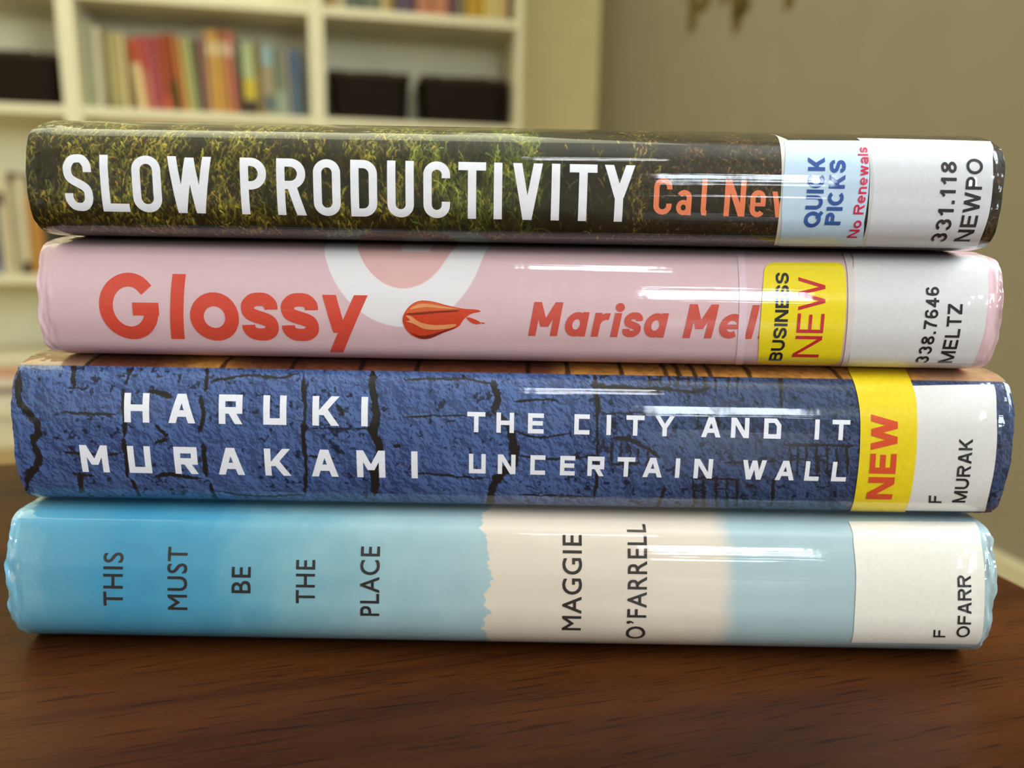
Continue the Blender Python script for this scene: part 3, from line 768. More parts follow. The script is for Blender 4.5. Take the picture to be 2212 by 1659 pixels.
def paint_stone(U, V):
    bk = B3
    pxm = (bk.at(1206, 940)[0] - bk.at(1006, 940)[0]) / 200
    ve = bk.at(1106, 806)[1]                                # where blue spine meets the rust-brown cover
    sh_ = U.shape
    # embossed look of the printed photograph: stone relief lit from one corner of the artwork
    relief = vnoise(sh_, (9, 42), 6, .62, 41) + .25 * vnoise(sh_, (70, 200), 3, .6, 42)
    gy, gx = np.gradient(relief)
    lit = np.clip(.52 + (gy * 9.0 - gx * 12.0) * 4.2 * (.7 + .6 * sstep(.47, .6, (U + bk.half) / (2 * bk.half))), 0, 1)
    tone = vnoise(sh_, (4, 14), 3, .5, 43)
    f = (U + bk.half) / (2 * bk.half)
    dark = sstep(.50, .75, f)  # print darker to the right, partly the film's differing reflection painted in
    ca = lerp3(lin((38, 54, 92)), lin((28, 38, 60)), dark); cb = lerp3(lin((82, 108, 158)), lin((62, 80, 116)), dark)
    C = ca + (cb - ca) * (lit * .62 + tone * .42)[..., None]
    rough_ = sstep(.46, .56, f) * .5 + .5                   # the masonry of the second half is rougher
    pits = vnoise(sh_, (46, 150), 3, .6, 44) - .25 * (vnoise(sh_, (5, 18), 2, .5, 47) - .5)
    C *= (1 - .78 * sstep(.715, .76, pits + .03 * rough_))[..., None]
    J = np.full(sh_, 0.0); rim = np.full(sh_, 0.0)
    wob = vnoise(sh_, (40, 240), 4, .65, 45)
    wu = (vnoise(sh_, (22, 120), 4, .6, 48) - .5) * 16 * pxm; wv = (vnoise(sh_, (22, 120), 4, .6, 49) - .5) * 12 * pxm
    for marks, wd in CR:
        P = [np.array(bk.at(*m)) for m in cat(marks, 3)]
        d, al = polydist(U, V, P, 26 * pxm)
        inside = d < 1
        sub = np.argwhere(inside)
        if not len(sub): continue
        (j0, i0), (j1, i1) = sub.min(0), sub.max(0) + 1
        sl = (slice(j0, j1), slice(i0, i1))
        d2, al = polydist(U[sl] , V[sl], P, 26 * pxm)
        # the joint's edge is frayed: shift every point a little before measuring
        iu = np.clip(np.arange(i0, i1)[None, :] + (wu[sl] / (U[0, 1] - U[0, 0])).astype(int), i0, i1 - 1) - i0
        jv = np.clip(np.arange(j0, j1)[:, None] + (wv[sl] / 1.8e-4).astype(int), j0, j1 - 1) - j0
        d2 = d2[jv, iu]; al = al[jv, iu]
        taper = np.clip(np.minimum(al, 1 - al) * 7 + .25, 0, 1)
        w_ = wd * pxm / 2 * (.35 + 1.3 * wob[sl]) * taper
        J[sl] = np.maximum(J[sl], sstep(w_ + 1.0 * pxm, w_ - .8 * pxm, d2))
        rim[sl] = np.maximum(rim[sl], sstep(w_ + 9 * pxm, w_ + 1 * pxm, d2))
    C *= (1 + .22 * rim * (lit - .35))[..., None]
    C = C * (1 - J[..., None]) + np.array(lin((27, 26, 24))) * J[..., None]
    # the cover above the edge: rust bricks
    t2 = vnoise(sh_, (40, 160), 4, .6, 46)
    gold = np.clip(sstep(.53, .56, f) * .85 + np.exp(-((f - .19) / .03) ** 2) + np.exp(-((f - .8) / .1) ** 2) * .3, 0, 1)
    R_ = lerp3(lin((108, 58, 36)), lin((196, 136, 62)), gold) * (.35 + 1.1 * t2[..., None])
    tan = np.clip(sstep(.075, .06, f) + sstep(.9, .93, f), 0, 1)  # paler ends of the strip; the left one paints in the film's reflection
    R_ = R_ * (1 - tan[..., None]) + np.array(lin((172, 132, 96))) * (.7 + .5 * t2[..., None]) * tan[..., None]
    jx = np.full(sh_, 0.0)
    for x in (.068, .205, .275, .345, .402, .515, .555, .61, .655, .668, .684, .70, .74, .83):
        jx = np.maximum(jx, sstep(.0034, .0016, np.abs(f - x - .003 * (wob - .5))))
    R_ = R_ * (1 - jx[..., None] * .85)
    e = sstep(ve + 1.5e-4, ve - 1.5e-4, V)[..., None]
    return np.clip(C * (1 - e) + R_ * e, 0, 1)
B3.jacket(1560, 1.8e-4, paint_stone, printed('stone wall print', 3.0, None, B3.half), .0006, 33)
B3.block((30, 36, 52))
white3 = printed('white ink stone', 3.0, (234, 234, 238), B3.half)
l1 = Line(B3, (269, 912), (795, 921), 63.5)
lean3 = lambda x: 0
l1.put('author_lettering', [('H', 269, 323), ('A', 364, 422), ('R', 473, 524), ('U', 569, 619), ('K', 675, 733), ('I', 780, 795)], 14.2, white3, 'square')
l2 = Line(B3, (175, 1019), (903, 1033), 58)
l2.put('author_lettering', [('M', 179, 238), ('U', 281, 330), ('R', 380, 430), ('A', 473, 530), ('K', 574, 630), ('A', 674, 732), ('M', 772, 833), ('I', 889, 903)], 13.6, white3, 'square')
l3 = Line(B3, (1009, 933), (1834, 951), 43.5)
l3.put('title_lettering', [('T', 1009, 1048), ('H', 1072, 1110), ('E', 1140, 1174), ('C', 1240, 1273), ('I', 1310, 1318.5), ('T', 1352, 1391), ('Y', 1414, 1456), ('A', 1514, 1556), ('N', 1578, 1617), ('D', 1649, 1686), ('I', 1759, 1768), ('T', 1796, 1834)], 9.6, white3, 'square')
l4 = Line(B3, (1013, 1022), (1828, 1040), 42)
l4.put('title_lettering', [('U', 1013, 1049), ('N', 1075, 1113), ('C', 1145, 1177), ('E', 1209, 1241), ('R', 1268, 1304), ('T', 1332, 1370), ('A', 1387, 1429), ('I', 1457, 1466.5), ('N', 1497, 1537), ('W', 1601, 1652), ('A', 1673, 1714), ('L', 1736, 1767), ('L', 1794, 1826)], 9.4, white3, 'square')
wl = B3.decal('call_number_label', [[tuple(x) for x in edge_line(B3, [(1960, 834), (2050, 832), (2146, 831)]) + edge_line(B3, [(2152, 880), (2153, 950), (2146, 1020), (2127, 1104)]) + edge_line(B3, [(2040, 1103), (1950, 1102)])]], printed('white label stone', 3.0, (218, 215, 208), B3.half), .00010)
yb = B3.decal('new_sticker', [[tuple(x) for x in edge_line(B3, [(1829, 794), (1846, 832), (1856, 880), (1858, 930), (1855, 1000), (1844, 1080), (1832, 1110)]) + edge_line(B3, [(1951, 1111), (1966, 1070), (1978, 990), (1981, 910), (1976, 850), (1955, 797)])]], printed('yellow paper band', 3.0, (232, 204, 26), B3.half, 1.0, .06), .00014)
upright_word(B3, 'sticker_lettering', 'NEW', (1925, 1078), (1938, 896), 56, ink(3.0, (212, 78, 40), 'worn red ink'), .21, .00020, yb, .12)
blk3 = ink(3.0, (36, 36, 38), 'black ink stone')
upright_word(B3, 'label_lettering', 'F', (2033, 1086), (2034, 1070), 28, blk3, .17, .00016, wl)
upright_word(B3, 'label_lettering', 'MURAK', (2084, 1085), (2101, 948), 29, blk3, .17, .00016, wl, .13)

# --- sky and torn cloud print
def paint_sky(U, V):
    bk = B4
    X = lambda x: bk.at(x, 1240)[0]
    n = vnoise(U.shape, (8, 34), 4, .55, 51)
    xs = np.array([X(v) for v in (12, 90, 260, 430, 600, 820, 1040)])
    cols = np.array([lin(c) for c in ((116, 166, 182), (86, 150, 174), (62, 140, 172), (74, 148, 176), (112, 164, 176), (146, 178, 182), (158, 182, 184))])
    Un = U + (n - .5) * .016
    blue = np.stack([np.interp(Un, xs, cols[:, k]) for k in range(3)], -1) * (.94 + .12 * n[..., None])
    cream = np.array(lin((214, 200, 180))) * (.95 + .09 * vnoise(U.shape, (6, 26), 3, .5, 52)[..., None])
    pale = np.array(lin((160, 182, 184))) * (.96 + .08 * n[..., None])
    tm = [(1075, 95), (1060, 115), (1040, 150), (1015, 185), (1010, 250), (1040, 320), (1055, 400), (1045, 470), (1080, 560), (1075, 620), (1030, 680), (1040, 740), (1082, 790), (1040, 830), (1030, 890), (1062, 945)]
    tp_ = [bk.at(700 + a / 2.989, 1060 + b / 2.989) for a, b in tm]
    tv = np.array([p[1] for p in tp_]); tu = np.array([p[0] for p in tp_]); o = np.argsort(tv)
    tear = np.interp(V[:, 0], tv[o], tu[o])[:, None] + (vnoise((U.shape[0], 2), (40, 1), 3, .7, 53)[:, :1] - .5) * .0022
    e = sstep(-1.2e-4, 1.2e-4, U - tear)[..., None]
    C = blue * (1 - e) + cream * e
    s2 = sstep(X(1535), X(1600), U + (n - .5) * .006)[..., None]
    C = C * (1 - s2) + pale * s2
    # rubbed white along the worn ends
    wr = vnoise(U.shape, (30, 160), 3, .6, 54)
    edge = np.clip((np.abs(U) - (bk.half - .0075)) / .0075, 0, 1)
    vt = bk.at(120, 1095)[1]
    rub = .3 * sstep(.60, .80, wr * .8 + edge ** 2 * .22 + .12 * sstep(vt + .001, vt - .003, V) * edge)[..., None]
    rub = rub * (U < 0)[..., None] * (edge > 0)[..., None]
    C = C * (1 - rub) + np.array(lin((206, 208, 200))) * rub
    return np.clip(C, 0, 1)
B4.jacket(1300, 2.1e-4, paint_sky, printed('sky print', 4.0, None, B4.half), .0011, 34)
B4.block((60, 110, 140))
dark4 = printed('soft black ink', 4.0, (44, 42, 40), B4.half)
def gill(bk, name, text, start, end, cap, mat, off=.00007, serif_i=True, bold=.009, parent=None):
    """humanist capitals (the built-in face) climbing the spine"""
    cu = bpy.data.curves.new('tmp', 'FONT'); cu.body = text; cu.resolution_u = 5; cu.space_character = 1.10
    o = bpy.data.objects.new('tmp', cu); COL.objects.link(o); bpy.context.view_layer.update()
    me = bpy.data.meshes.new_from_object(o.evaluated_get(bpy.context.evaluated_depsgraph_get()))
    bpy.data.objects.remove(o); bpy.data.curves.remove(cu)
    bm = bmesh.new(); bm.from_mesh(me); bpy.data.meshes.remove(me)
    bmesh.ops.remove_doubles(bm, verts=bm.verts, dist=1e-5)
    x0 = min(v.co.x for v in bm.verts); x1 = max(v.co.x for v in bm.verts)
    flat = [v.co.y for v in bm.verts]; H = .70
    u0, v0 = bk.at(*start); u1, v1 = bk.at(*end); ch = u0 - bk.at(start[0] - cap, start[1])[0]
    base = bm.verts[:] + bm.edges[:] + bm.faces[:]
    sets = [bm.verts[:]]
    for k in range(3):                                       # four overprints a hair apart make the face a little bolder
        sets.append([g for g in bmesh.ops.duplicate(bm, geom=base)['geom'] if isinstance(g, bmesh.types.BMVert)])
    for k, vs in enumerate(sets):
        for v in vs:
            f = (v.co.x + bold * (1, -1, 1, -1)[k] - x0) / (x1 - x0); g = (v.co.y + bold * (1, 1, -1, -1)[k]) / H
            v.co = (u0 + (u1 - u0) * f - ch * g, v0 + (v1 - v0) * f, k * 5e-7)
    return bk.press(name, bm, mat, off, parent)
for wd, a, b, c in (('THIS', (266, 1308), (267, 1194), 42), ('MUST', (405, 1317), (406, 1182), 42), ('BE', (541, 1281), (542, 1225), 41), ('THE', (680, 1303), (681, 1210), 41), ('PLACE', (819, 1330), (821, 1181), 41)):
    gill(B4, 'title_lettering', wd, a, b, c, dark4)
for wd, a, b, c in (('MAGGIE', (1254, 1361), (1256, 1156), 41), ("O’FARRELL", (1391, 1379), (1393, 1133), 41)):
    gill(B4, 'author_lettering', wd, a, b, c, dark4)
wl = B4.decal('call_number_label', [[tuple(x) for x in edge_line(B4, [(1832, 1127), (1970, 1127), (2106, 1128)]) + edge_line(B4, [(2118, 1165), (2126, 1230), (2126, 1310), (2121, 1372), (2112, 1391)]) + edge_line(B4, [(1980, 1389), (1838, 1387)]) + edge_line(B4, [(1845, 1340), (1849, 1243), (1843, 1170)])]], printed('cream label sky', 4.0, (226, 220, 206), B4.half), .00010)
blk4 = ink(4.0, (38, 38, 40), 'black ink sky')
upright_word(B4, 'label_lettering', 'F', (2041, 1376), (2042, 1360), 26, blk4, .16, .00016, wl)
upright_word(B4, 'label_lettering', 'OFARR', (2092, 1376), (2096, 1243), 29, blk4, .165, .00016, wl, .12)

# ------------------------------------------------------------------ table
m, nt, b = node_mat('walnut veneer')
N = nt.nodes.new
tc = N('ShaderNodeTexCoord')
mp = N('ShaderNodeMapping'); mp.inputs['Rotation'].default_value = (0, 0, math.radians(5.5)); mp.inputs['Scale'].default_value = (2.2, 34, 8)
nt.links.new(tc.outputs['Object'], mp.inputs['Vector'])
n1 = N('ShaderNodeTexNoise'); n1.inputs['Scale'].default_value = 1.0; n1.inputs['Detail'].default_value = 5; n1.inputs['Distortion'].default_value = .6
nt.links.new(mp.outputs['Vector'], n1.inputs['Vector'])
r1 = N('ShaderNodeValToRGB'); e = r1.color_ramp.elements
e[0].position = .34; e[0].color = lin((46, 21, 6)) + (1,); e[1].position = .62; e[1].color = lin((80, 42, 12)) + (1,)
x = r1.color_ramp.elements.new(.45); x.color = lin((64, 31, 8)) + (1,)
nt.links.new(n1.outputs['Fac'], r1.inputs['Fac'])
mp2 = N('ShaderNodeMapping'); mp2.inputs['Rotation'].default_value = (0, 0, math.radians(5.5)); mp2.inputs['Scale'].default_value = (75, 1700, 8)
nt.links.new(tc.outputs['Object'], mp2.inputs['Vector'])
n2 = N('ShaderNodeTexNoise'); n2.inputs['Scale'].default_value = 1.0; n2.inputs['Detail'].default_value = 2
nt.links.new(mp2.outputs['Vector'], n2.inputs['Vector'])
r2 = N('ShaderNodeValToRGB'); r2.color_ramp.elements[0].position = .33; r2.color_ramp.elements[0].color = (.45, .42, .40, 1); r2.color_ramp.elements[1].position = .41; r2.color_ramp.elements[1].color = (1, 1, 1, 1)
nt.links.new(n2.outputs['Fac'], r2.inputs['Fac'])
mx = N('ShaderNodeMix'); mx.data_type = 'RGBA'; mx.blend_type = 'MULTIPLY'; mx.inputs[0].default_value = 1
nt.links.new(r1.outputs['Color'], mx.inputs[6]); nt.links.new(r2.outputs['Color'], mx.inputs[7])
nt.links.new(mx.outputs[2], b.inputs['Base Color'])
b.inputs['Roughness'].default_value = .34; b.inputs['Specular IOR Level'].default_value = .12
bp = N('ShaderNodeBump'); bp.inputs['Strength'].default_value = .25; bp.inputs['Distance'].default_value = .0004
nt.links.new(n2.outputs['Fac'], bp.inputs['Height']); nt.links.new(bp.outputs['Normal'], b.inputs['Normal'])
walnut = m
ct = turn((.0993, .3974, 0)); rt = math.radians(15.7) - YR
tb = tag(empty('wooden_table', (ct.x, ct.y, 0), rt), 'reddish brown wooden table that carries the stack of library books', 'table')
bm = bmesh.new(); box(bm, -1.20, 0, -.80, 0, TABLE_Z - .028, TABLE_Z, bevel=.0025)
from_bm('tabletop', bm, walnut, tb)
boxobj('apron', (-1.14, -.06, -.75, -.05, TABLE_Z - .10, TABLE_Z - .0282), walnut, tb, .002)
for lx in (-1.15, -.11):
    for ly in (-.75, -.11):
        boxobj('leg', (lx, lx + .06, ly, ly + .06, 0, TABLE_Z - .0282), walnut, tb, .004)

# ------------------------------------------------------------------ room
RX, LX, BY, FY, CZ = .918, -2.6, 2.80, -4.20, 2.45
wallp = plain('white wall paint', (226, 222, 212), .75, .2, .03, 9)
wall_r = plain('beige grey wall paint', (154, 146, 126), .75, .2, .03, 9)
wall_b = plain('warm beige wall brightened', (240, 224, 168), .75, .2, .03, 9)  # rear wall colour lightened in place of more lamp light on it
ceilp = plain('ceiling paint', (228, 224, 212), .85, .1, .02, 8)
carpet = plain('tan carpet', (176, 150, 110), .95, .05, .12, 300, .3)
trimp = plain('ivory trim paint', (222, 214, 186), .45, .3, .02, 12)
struct(boxobj('floor', (LX - .1, RX + .1, FY - .1, BY + .1, -.1, 0), carpet))
struct(boxobj('ceiling', (LX - .1, RX + .1, FY - .1, BY + .1, CZ, CZ + .1), ceilp))
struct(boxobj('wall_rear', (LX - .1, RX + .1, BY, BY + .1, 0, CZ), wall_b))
SY0, SY1, SZ0, SZ1 = -1.07, .27, .98, 2.12  # opening of an unseen window, added to carry the side fill light
bm = bmesh.new()
for d in ((RX, RX + .1, FY, SY0, 0, CZ), (RX, RX + .1, SY1, BY, 0, CZ), (RX, RX + .1, SY0, SY1, 0, SZ0), (RX, RX + .1, SY0, SY1, SZ1, CZ)):
    box(bm, *d)
struct(from_bm('wall_right', bm, wall_r))
bm = bmesh.new(); f = .04
for d in ((RX + .04, RX + .09, SY0, SY0 + f, SZ0, SZ1), (RX + .04, RX + .09, SY1 - f, SY1, SZ0, SZ1), (RX + .04, RX + .09, SY0 + f, SY1 - f, SZ0, SZ0 + f), (RX + .04, RX + .09, SY0 + f, SY1 - f, SZ1 - f, SZ1), (RX + .045, RX + .085, (SY0 + SY1) / 2 - .02, (SY0 + SY1) / 2 + .02, SZ0 + f, SZ1 - f)):
    box(bm, *d)
struct(from_bm('added_window', bm, plain('white window paint', (235, 235, 230), .4)))
struct(boxobj('wall_left', (LX - .1, LX, FY, BY, 0, CZ), wallp))
WX0, WX1, WZ0, WZ1 = -.14, .86, 1.30, 2.30
bm = bmesh.new()
for d in ((LX - .1, WX0, FY - .1, FY, 0, CZ), (WX1, RX + .1, FY - .1, FY, 0, CZ), (WX0, WX1, FY - .1, FY, 0, WZ0), (WX0, WX1, FY - .1, FY, WZ1, CZ)):
    box(bm, *d)
struct(from_bm('wall_front', bm, wallp))
struct(boxobj('baseboard_right', (RX - .016, RX, FY, BY, 0, .235), trimp, None, .004))
struct(boxobj('baseboard_rear', (.60, RX - .017, BY - .016, BY, 0, .235), trimp, None, .004))
# window behind the camera with a half-open venetian blind
bm = bmesh.new(); f = .045
for d in ((WX0, WX0 + f, FY - .09, FY - .04, WZ0, WZ1), (WX1 - f, WX1, FY - .09, FY - .04, WZ0, WZ1), (WX0 + f, WX1 - f, FY - .09, FY - .04, WZ0, WZ0 + f), (WX0 + f, WX1 - f, FY - .09, FY - .04, WZ1 - f, WZ1), ((WX0 + WX1) / 2 - .02, (WX0 + WX1) / 2 + .02, FY - .085, FY - .045, WZ0 + f, WZ1 - f)):
    box(bm, *d)
struct(from_bm('window_1', bm, plain('white window paint', (235, 235, 230), .4)))
bl = tag(empty('venetian_blind', ((WX0 + WX1) / 2, FY - .012, WZ1 - .03)), 'white venetian blind half open in the window opposite the bookcases', 'blind')
sl = plain('blind slat white', (232, 230, 222), .5)
boxobj('headrail', (-.49, .49, -.02, .02, -.012, .028), sl, bl, .003)
bm = bmesh.new()
for k in range(21):
    z = -.05 - k * .043
    r = bmesh.ops.create_grid(bm, x_segments=1, y_segments=4, size=.5)
    for v in r['verts']:
        y = v.co.y; v.co = (v.co.x * .96, y * .042, z - y * .020 + .006 * (1 - 4 * y * y))
so = from_bm('slat', bm, sl, bl); so['kind'] = 'stuff'

# ceiling lamps
for nm, x, y, z, hx, hy, lb in (('ceiling_light_panel', -.8, 1.25, CZ - .045, 1.34, .99, 'large flat luminous ceiling panel before the bookcases'), ('ceiling_lamp', -.13, -2.0, CZ - .045, .29, .24, 'square white ceiling lamp above the table')):
    o = tag(empty(nm, (x, y, z)), lb, 'lamp')
    boxobj('housing', (-hx, hx, -hy, hy, 0, CZ - z - .0005), plain('lamp housing', (235, 235, 232), .5), o, .006)

# lettering on the right wall
wm = plain('brown wall lettering', (112, 92, 52), .7, .1)
def on_wall(X, Y, xw=RX):
    d = turn(sight(X, Y)); t = xw / d.x
    return (d.y * t, EYE + d.z * t)
def strokes(lines):
    bm = bmesh.new()
    for marks, wd in lines:
        P = [on_wall(*p) for p in cat(marks, 5)]
        k = abs(on_wall(marks[0][0], marks[0][1])[0] - on_wall(marks[0][0] + wd, marks[0][1])[0])
        for qd in rib(P, k):
            a = [bm.verts.new((RX - .0012, p[0], p[1])) for p in qd]; b_ = [bm.verts.new((RX - .0002, p[0], p[1])) for p in qd]
            bm.faces.new(a); bm.faces.new(b_[::-1])
            for i in range(4): bm.faces.new((a[i], b_[i], b_[(i + 1) % 4], a[(i + 1) % 4]))
    return bm
o = tag(empty('wall_lettering', (RX, on_wall(1590, 0)[0], on_wall(1590, 0)[1])), 'row of blurred brown script lettering high on the beige wall', 'wall lettering')
for ls in ([([(1497, -30), (1496, 20), (1495, 68)], 17), ([(1505, 16), (1522, 10), (1530, -8), (1524, -26)], 12)], [([(1563, -26), (1566, 6)], 16)], [([(1588, -30), (1590, 30), (1594, 66)], 17), ([(1590, 28), (1606, 22), (1614, 12), (1606, -4), (1596, -20)], 13)], [([(1704, -30), (1705, 18)], 20)]):
    l_ = from_bm('letter', strokes(ls), wm, o); l_.matrix_parent_inverse = Matrix.Translation(-o.location)

# ------------------------------------------------------------------ bookcases
SHZ = (.125, .520, .995, 1.3075, 1.72)
FR, BK = 2.50, 2.78
ivory = plain('ivory shelf paint', (226, 218, 186), .5, .3, .02, 14)
ivback = plain('ivory back panel', (246, 243, 206), .6, .2, .02, 14)
def bookcase(x0, x1, label):
    o = tag(empty('bookcase', ((x0 + x1) / 2, FR, 0)), label, 'bookcase', 'bookcases along the rear wall')
    h = (x1 - x0) / 2; t = .022; d = BK - FR; top = 2.05
    for s in (-1, 1):
        a, c = (-h + .0003, -h + t) if s < 0 else (h - t, h - .0003)
        boxobj('side_panel', (a, c, 0, d, 0, top), ivory, o, .0015)
    boxobj('back_panel', (-h + t, h - t, d - .006, d - .0005, .03, top), ivback, o)
    boxobj('top_panel', (-h + t, h - t, .001, d - .006, top - .022, top), ivory, o)
    boxobj('plinth', (-h + t, h - t, .02, .035, 0, SHZ[0] - .025), ivory, o)
    for z in SHZ: boxobj('shelf_board', (-h + t, h - t, .002, d - .006, z - .025, z), ivory, o, .0015)
    return o
bookcase(-1.404, -.730, 'ivory bookcase unit with lying books on its bottom shelf and one dark basket in view')
bookcase(-.730, -.056, 'ivory middle bookcase unit holding a long leaning row of coloured books')
bookcase(-.056, .572, 'ivory bookcase unit at the wall end holding two dark baskets side by side')

# woven baskets
wk = plain('dark wicker', (46, 34, 24), .7, .2, .35, 120, .4)
wk2 = plain('dark wicker rim', (58, 44, 32), .7, .2, .35, 120, .4)
def basket(x0, x1, zt, label):
    y0, y1 = FR + .03, FR + .25; z = SHZ[2]
    w2, d2 = (x1 - x0) / 2, (y1 - y0) / 2
    o = tag(empty('wicker_basket', ((x0 + x1) / 2, (y0 + y1) / 2, z)), label, 'basket', 'dark wicker baskets in the bookcases')
    H = zt - z
    bm = bmesh.new(); per = []
    nz_, npp = 30, 150
    for iz in range(nz_ + 1):
        f = iz / nz_; row = []
        for k in range(npp):
            a = 2 * math.pi * k / npp; c, s = math.cos(a), math.sin(a)
            e_ = .28; px = math.copysign(abs(c) ** e_, c); py = math.copysign(abs(s) ** e_, s)
            g = .93 + .07 * f
            wv = .0028 * math.sin(k * math.pi / 2 + math.pi * iz)
            row.append(bm.verts.new((px * (w2 - .004) * g + c * wv, py * (d2 - .004) * g + s * wv, .001 + f * (H - .012))))
        per.append(row)
    for iz in range(nz_):
        for k in range(npp):
            bm.faces.new((per[iz][k], per[iz][(k + 1) % npp], per[iz + 1][(k + 1) % npp], per[iz + 1][k]))
    bm.faces.new(per[0][::-1])
    bmesh.ops.solidify(bm, geom=bm.faces[:], thickness=.004)
    from_bm('woven_body', bm, wk, o, True)
    bm = bmesh.new()
    ring = []
    for k in range(npp):
        a = 2 * math.pi * k / npp; c, s = math.cos(a), math.sin(a); e_ = .28
        px = math.copysign(abs(c) ** e_, c) * (w2 - .006); py = math.copysign(abs(s) ** e_, s) * (d2 - .006)
        zz = H - .010 + .003 * math.sin(k * .9)
        if s < 0 and abs(px) < w2 * .34: zz -= .022 * math.cos(px / (w2 * .34) * math.pi / 2)      # a dipped grip at the front
        ring.append([bm.verts.new((px + c * .008 * math.cos(t) , py + s * .008 * math.cos(t), zz + .010 * math.sin(t))) for t in np.linspace(0, 2 * math.pi, 8, endpoint=False)])
    for k in range(npp):
        for j in range(8):
            bm.faces.new((ring[k][j], ring[(k + 1) % npp][j], ring[(k + 1) % npp][(j + 1) % 8], ring[k][(j + 1) % 8]))
    from_bm('braided_rim', bm, wk2, o, True)
    return o
basket(-1.03, -.768, 1.140, 'dark brown wicker basket beside the post of the coloured books')
basket(-.028, .226, 1.139, 'dark brown wicker basket next to the middle bookcase post')
basket(.254, .540, 1.140, 'dark brown wicker basket against the end panel of the bookcases')

# ------------------------------------------------------------------ shelved books: x at the foot (photo marks), top height, lean, colours
def shelf_x(X, Y, yw=FR + .05):
    d = turn(sight(X, Y)); t = yw / d.y
    return d.x * t, EYE + d.z * t
PG = plain('shelved page edges', (214, 202, 170), .85)
def shelf_book(x0, x1, z, h, lean, rgb, label, group, bands=(), depth=.16, y=FR + .05):
    w_ = x1 - x0
    o = tag(empty('shelved_book', ((x0 + x1) / 2, y, z)), label, 'book', group)
    o.rotation_euler = (0, -math.radians(lean), 0)
    if lean: o.location.z += abs(math.sin(math.radians(lean))) * w_ / 2 + .0004
    bm = bmesh.new(); n = 10; t = min(.003, w_ * .16)
    # cover: boards and rounded spine as one bent sheet with thickness
    sec = [(-w_ / 2, depth)] + [(-w_ / 2 * math.cos(a), -math.sin(a) * min(.006, w_ * .3) + .006) for a in np.linspace(0, math.pi, n)] + [(w_ / 2, depth)]
    inn = [(-w_ / 2 + t, depth)] + [(-(w_ / 2 - t) * math.cos(a), -math.sin(a) * min(.004, w_ * .2) + .009) for a in np.linspace(0, math.pi, n)] + [(w_ / 2 - t, depth)]
    lv = []
    for zz in (0, h):
        lv.append(([bm.verts.new((a, b_, zz)) for a, b_ in sec], [bm.verts.new((a, b_, zz)) for a, b_ in inn]))
    m_ = len(sec)
    for i in range(m_ - 1):
        bm.faces.new((lv[0][0][i], lv[0][0][i + 1], lv[1][0][i + 1], lv[1][0][i]))
        bm.faces.new((lv[0][1][i + 1], lv[0][1][i], lv[1][1][i], lv[1][1][i + 1]))
        for k in (0, 1):
            q_ = (lv[k][0][i], lv[k][1][i], lv[k][1][i + 1], lv[k][0][i + 1]); bm.faces.new(q_ if k == 0 else q_[::-1])
    for i in (0, m_ - 1): bm.faces.new((lv[0][0][i], lv[1][0][i], lv[1][1][i], lv[0][1][i]))
    bmesh.ops.recalc_face_normals(bm, faces=bm.faces)
    from_bm('cover', bm, plain('cover %d %d %d' % tuple(rgb), rgb, .55, .3, .10, 40), o)
    boxobj('page_block', (-w_ / 2 + t, w_ / 2 - t, .0105, depth - .004, .003, h - .003), PG, o)
    for (f0, f1, c) in bands:
        bm = bmesh.new(); pts = [(-w_ / 2 * 1.01 * math.cos(a), -math.sin(a) * min(.006, w_ * .3) + .0056) for a in np.linspace(.1, math.pi - .1, n)]
        a0 = [bm.verts.new((p[0], p[1], f0 * h)) for p in pts]; a1 = [bm.verts.new((p[0], p[1], f1 * h)) for p in pts]
        for i in range(n - 1): bm.faces.new((a0[i], a0[i + 1], a1[i + 1], a1[i]))
        from_bm('spine_band', bm, plain('band %d %d %d' % tuple(c), c, .55, .3, .08, 60), o)
    return o
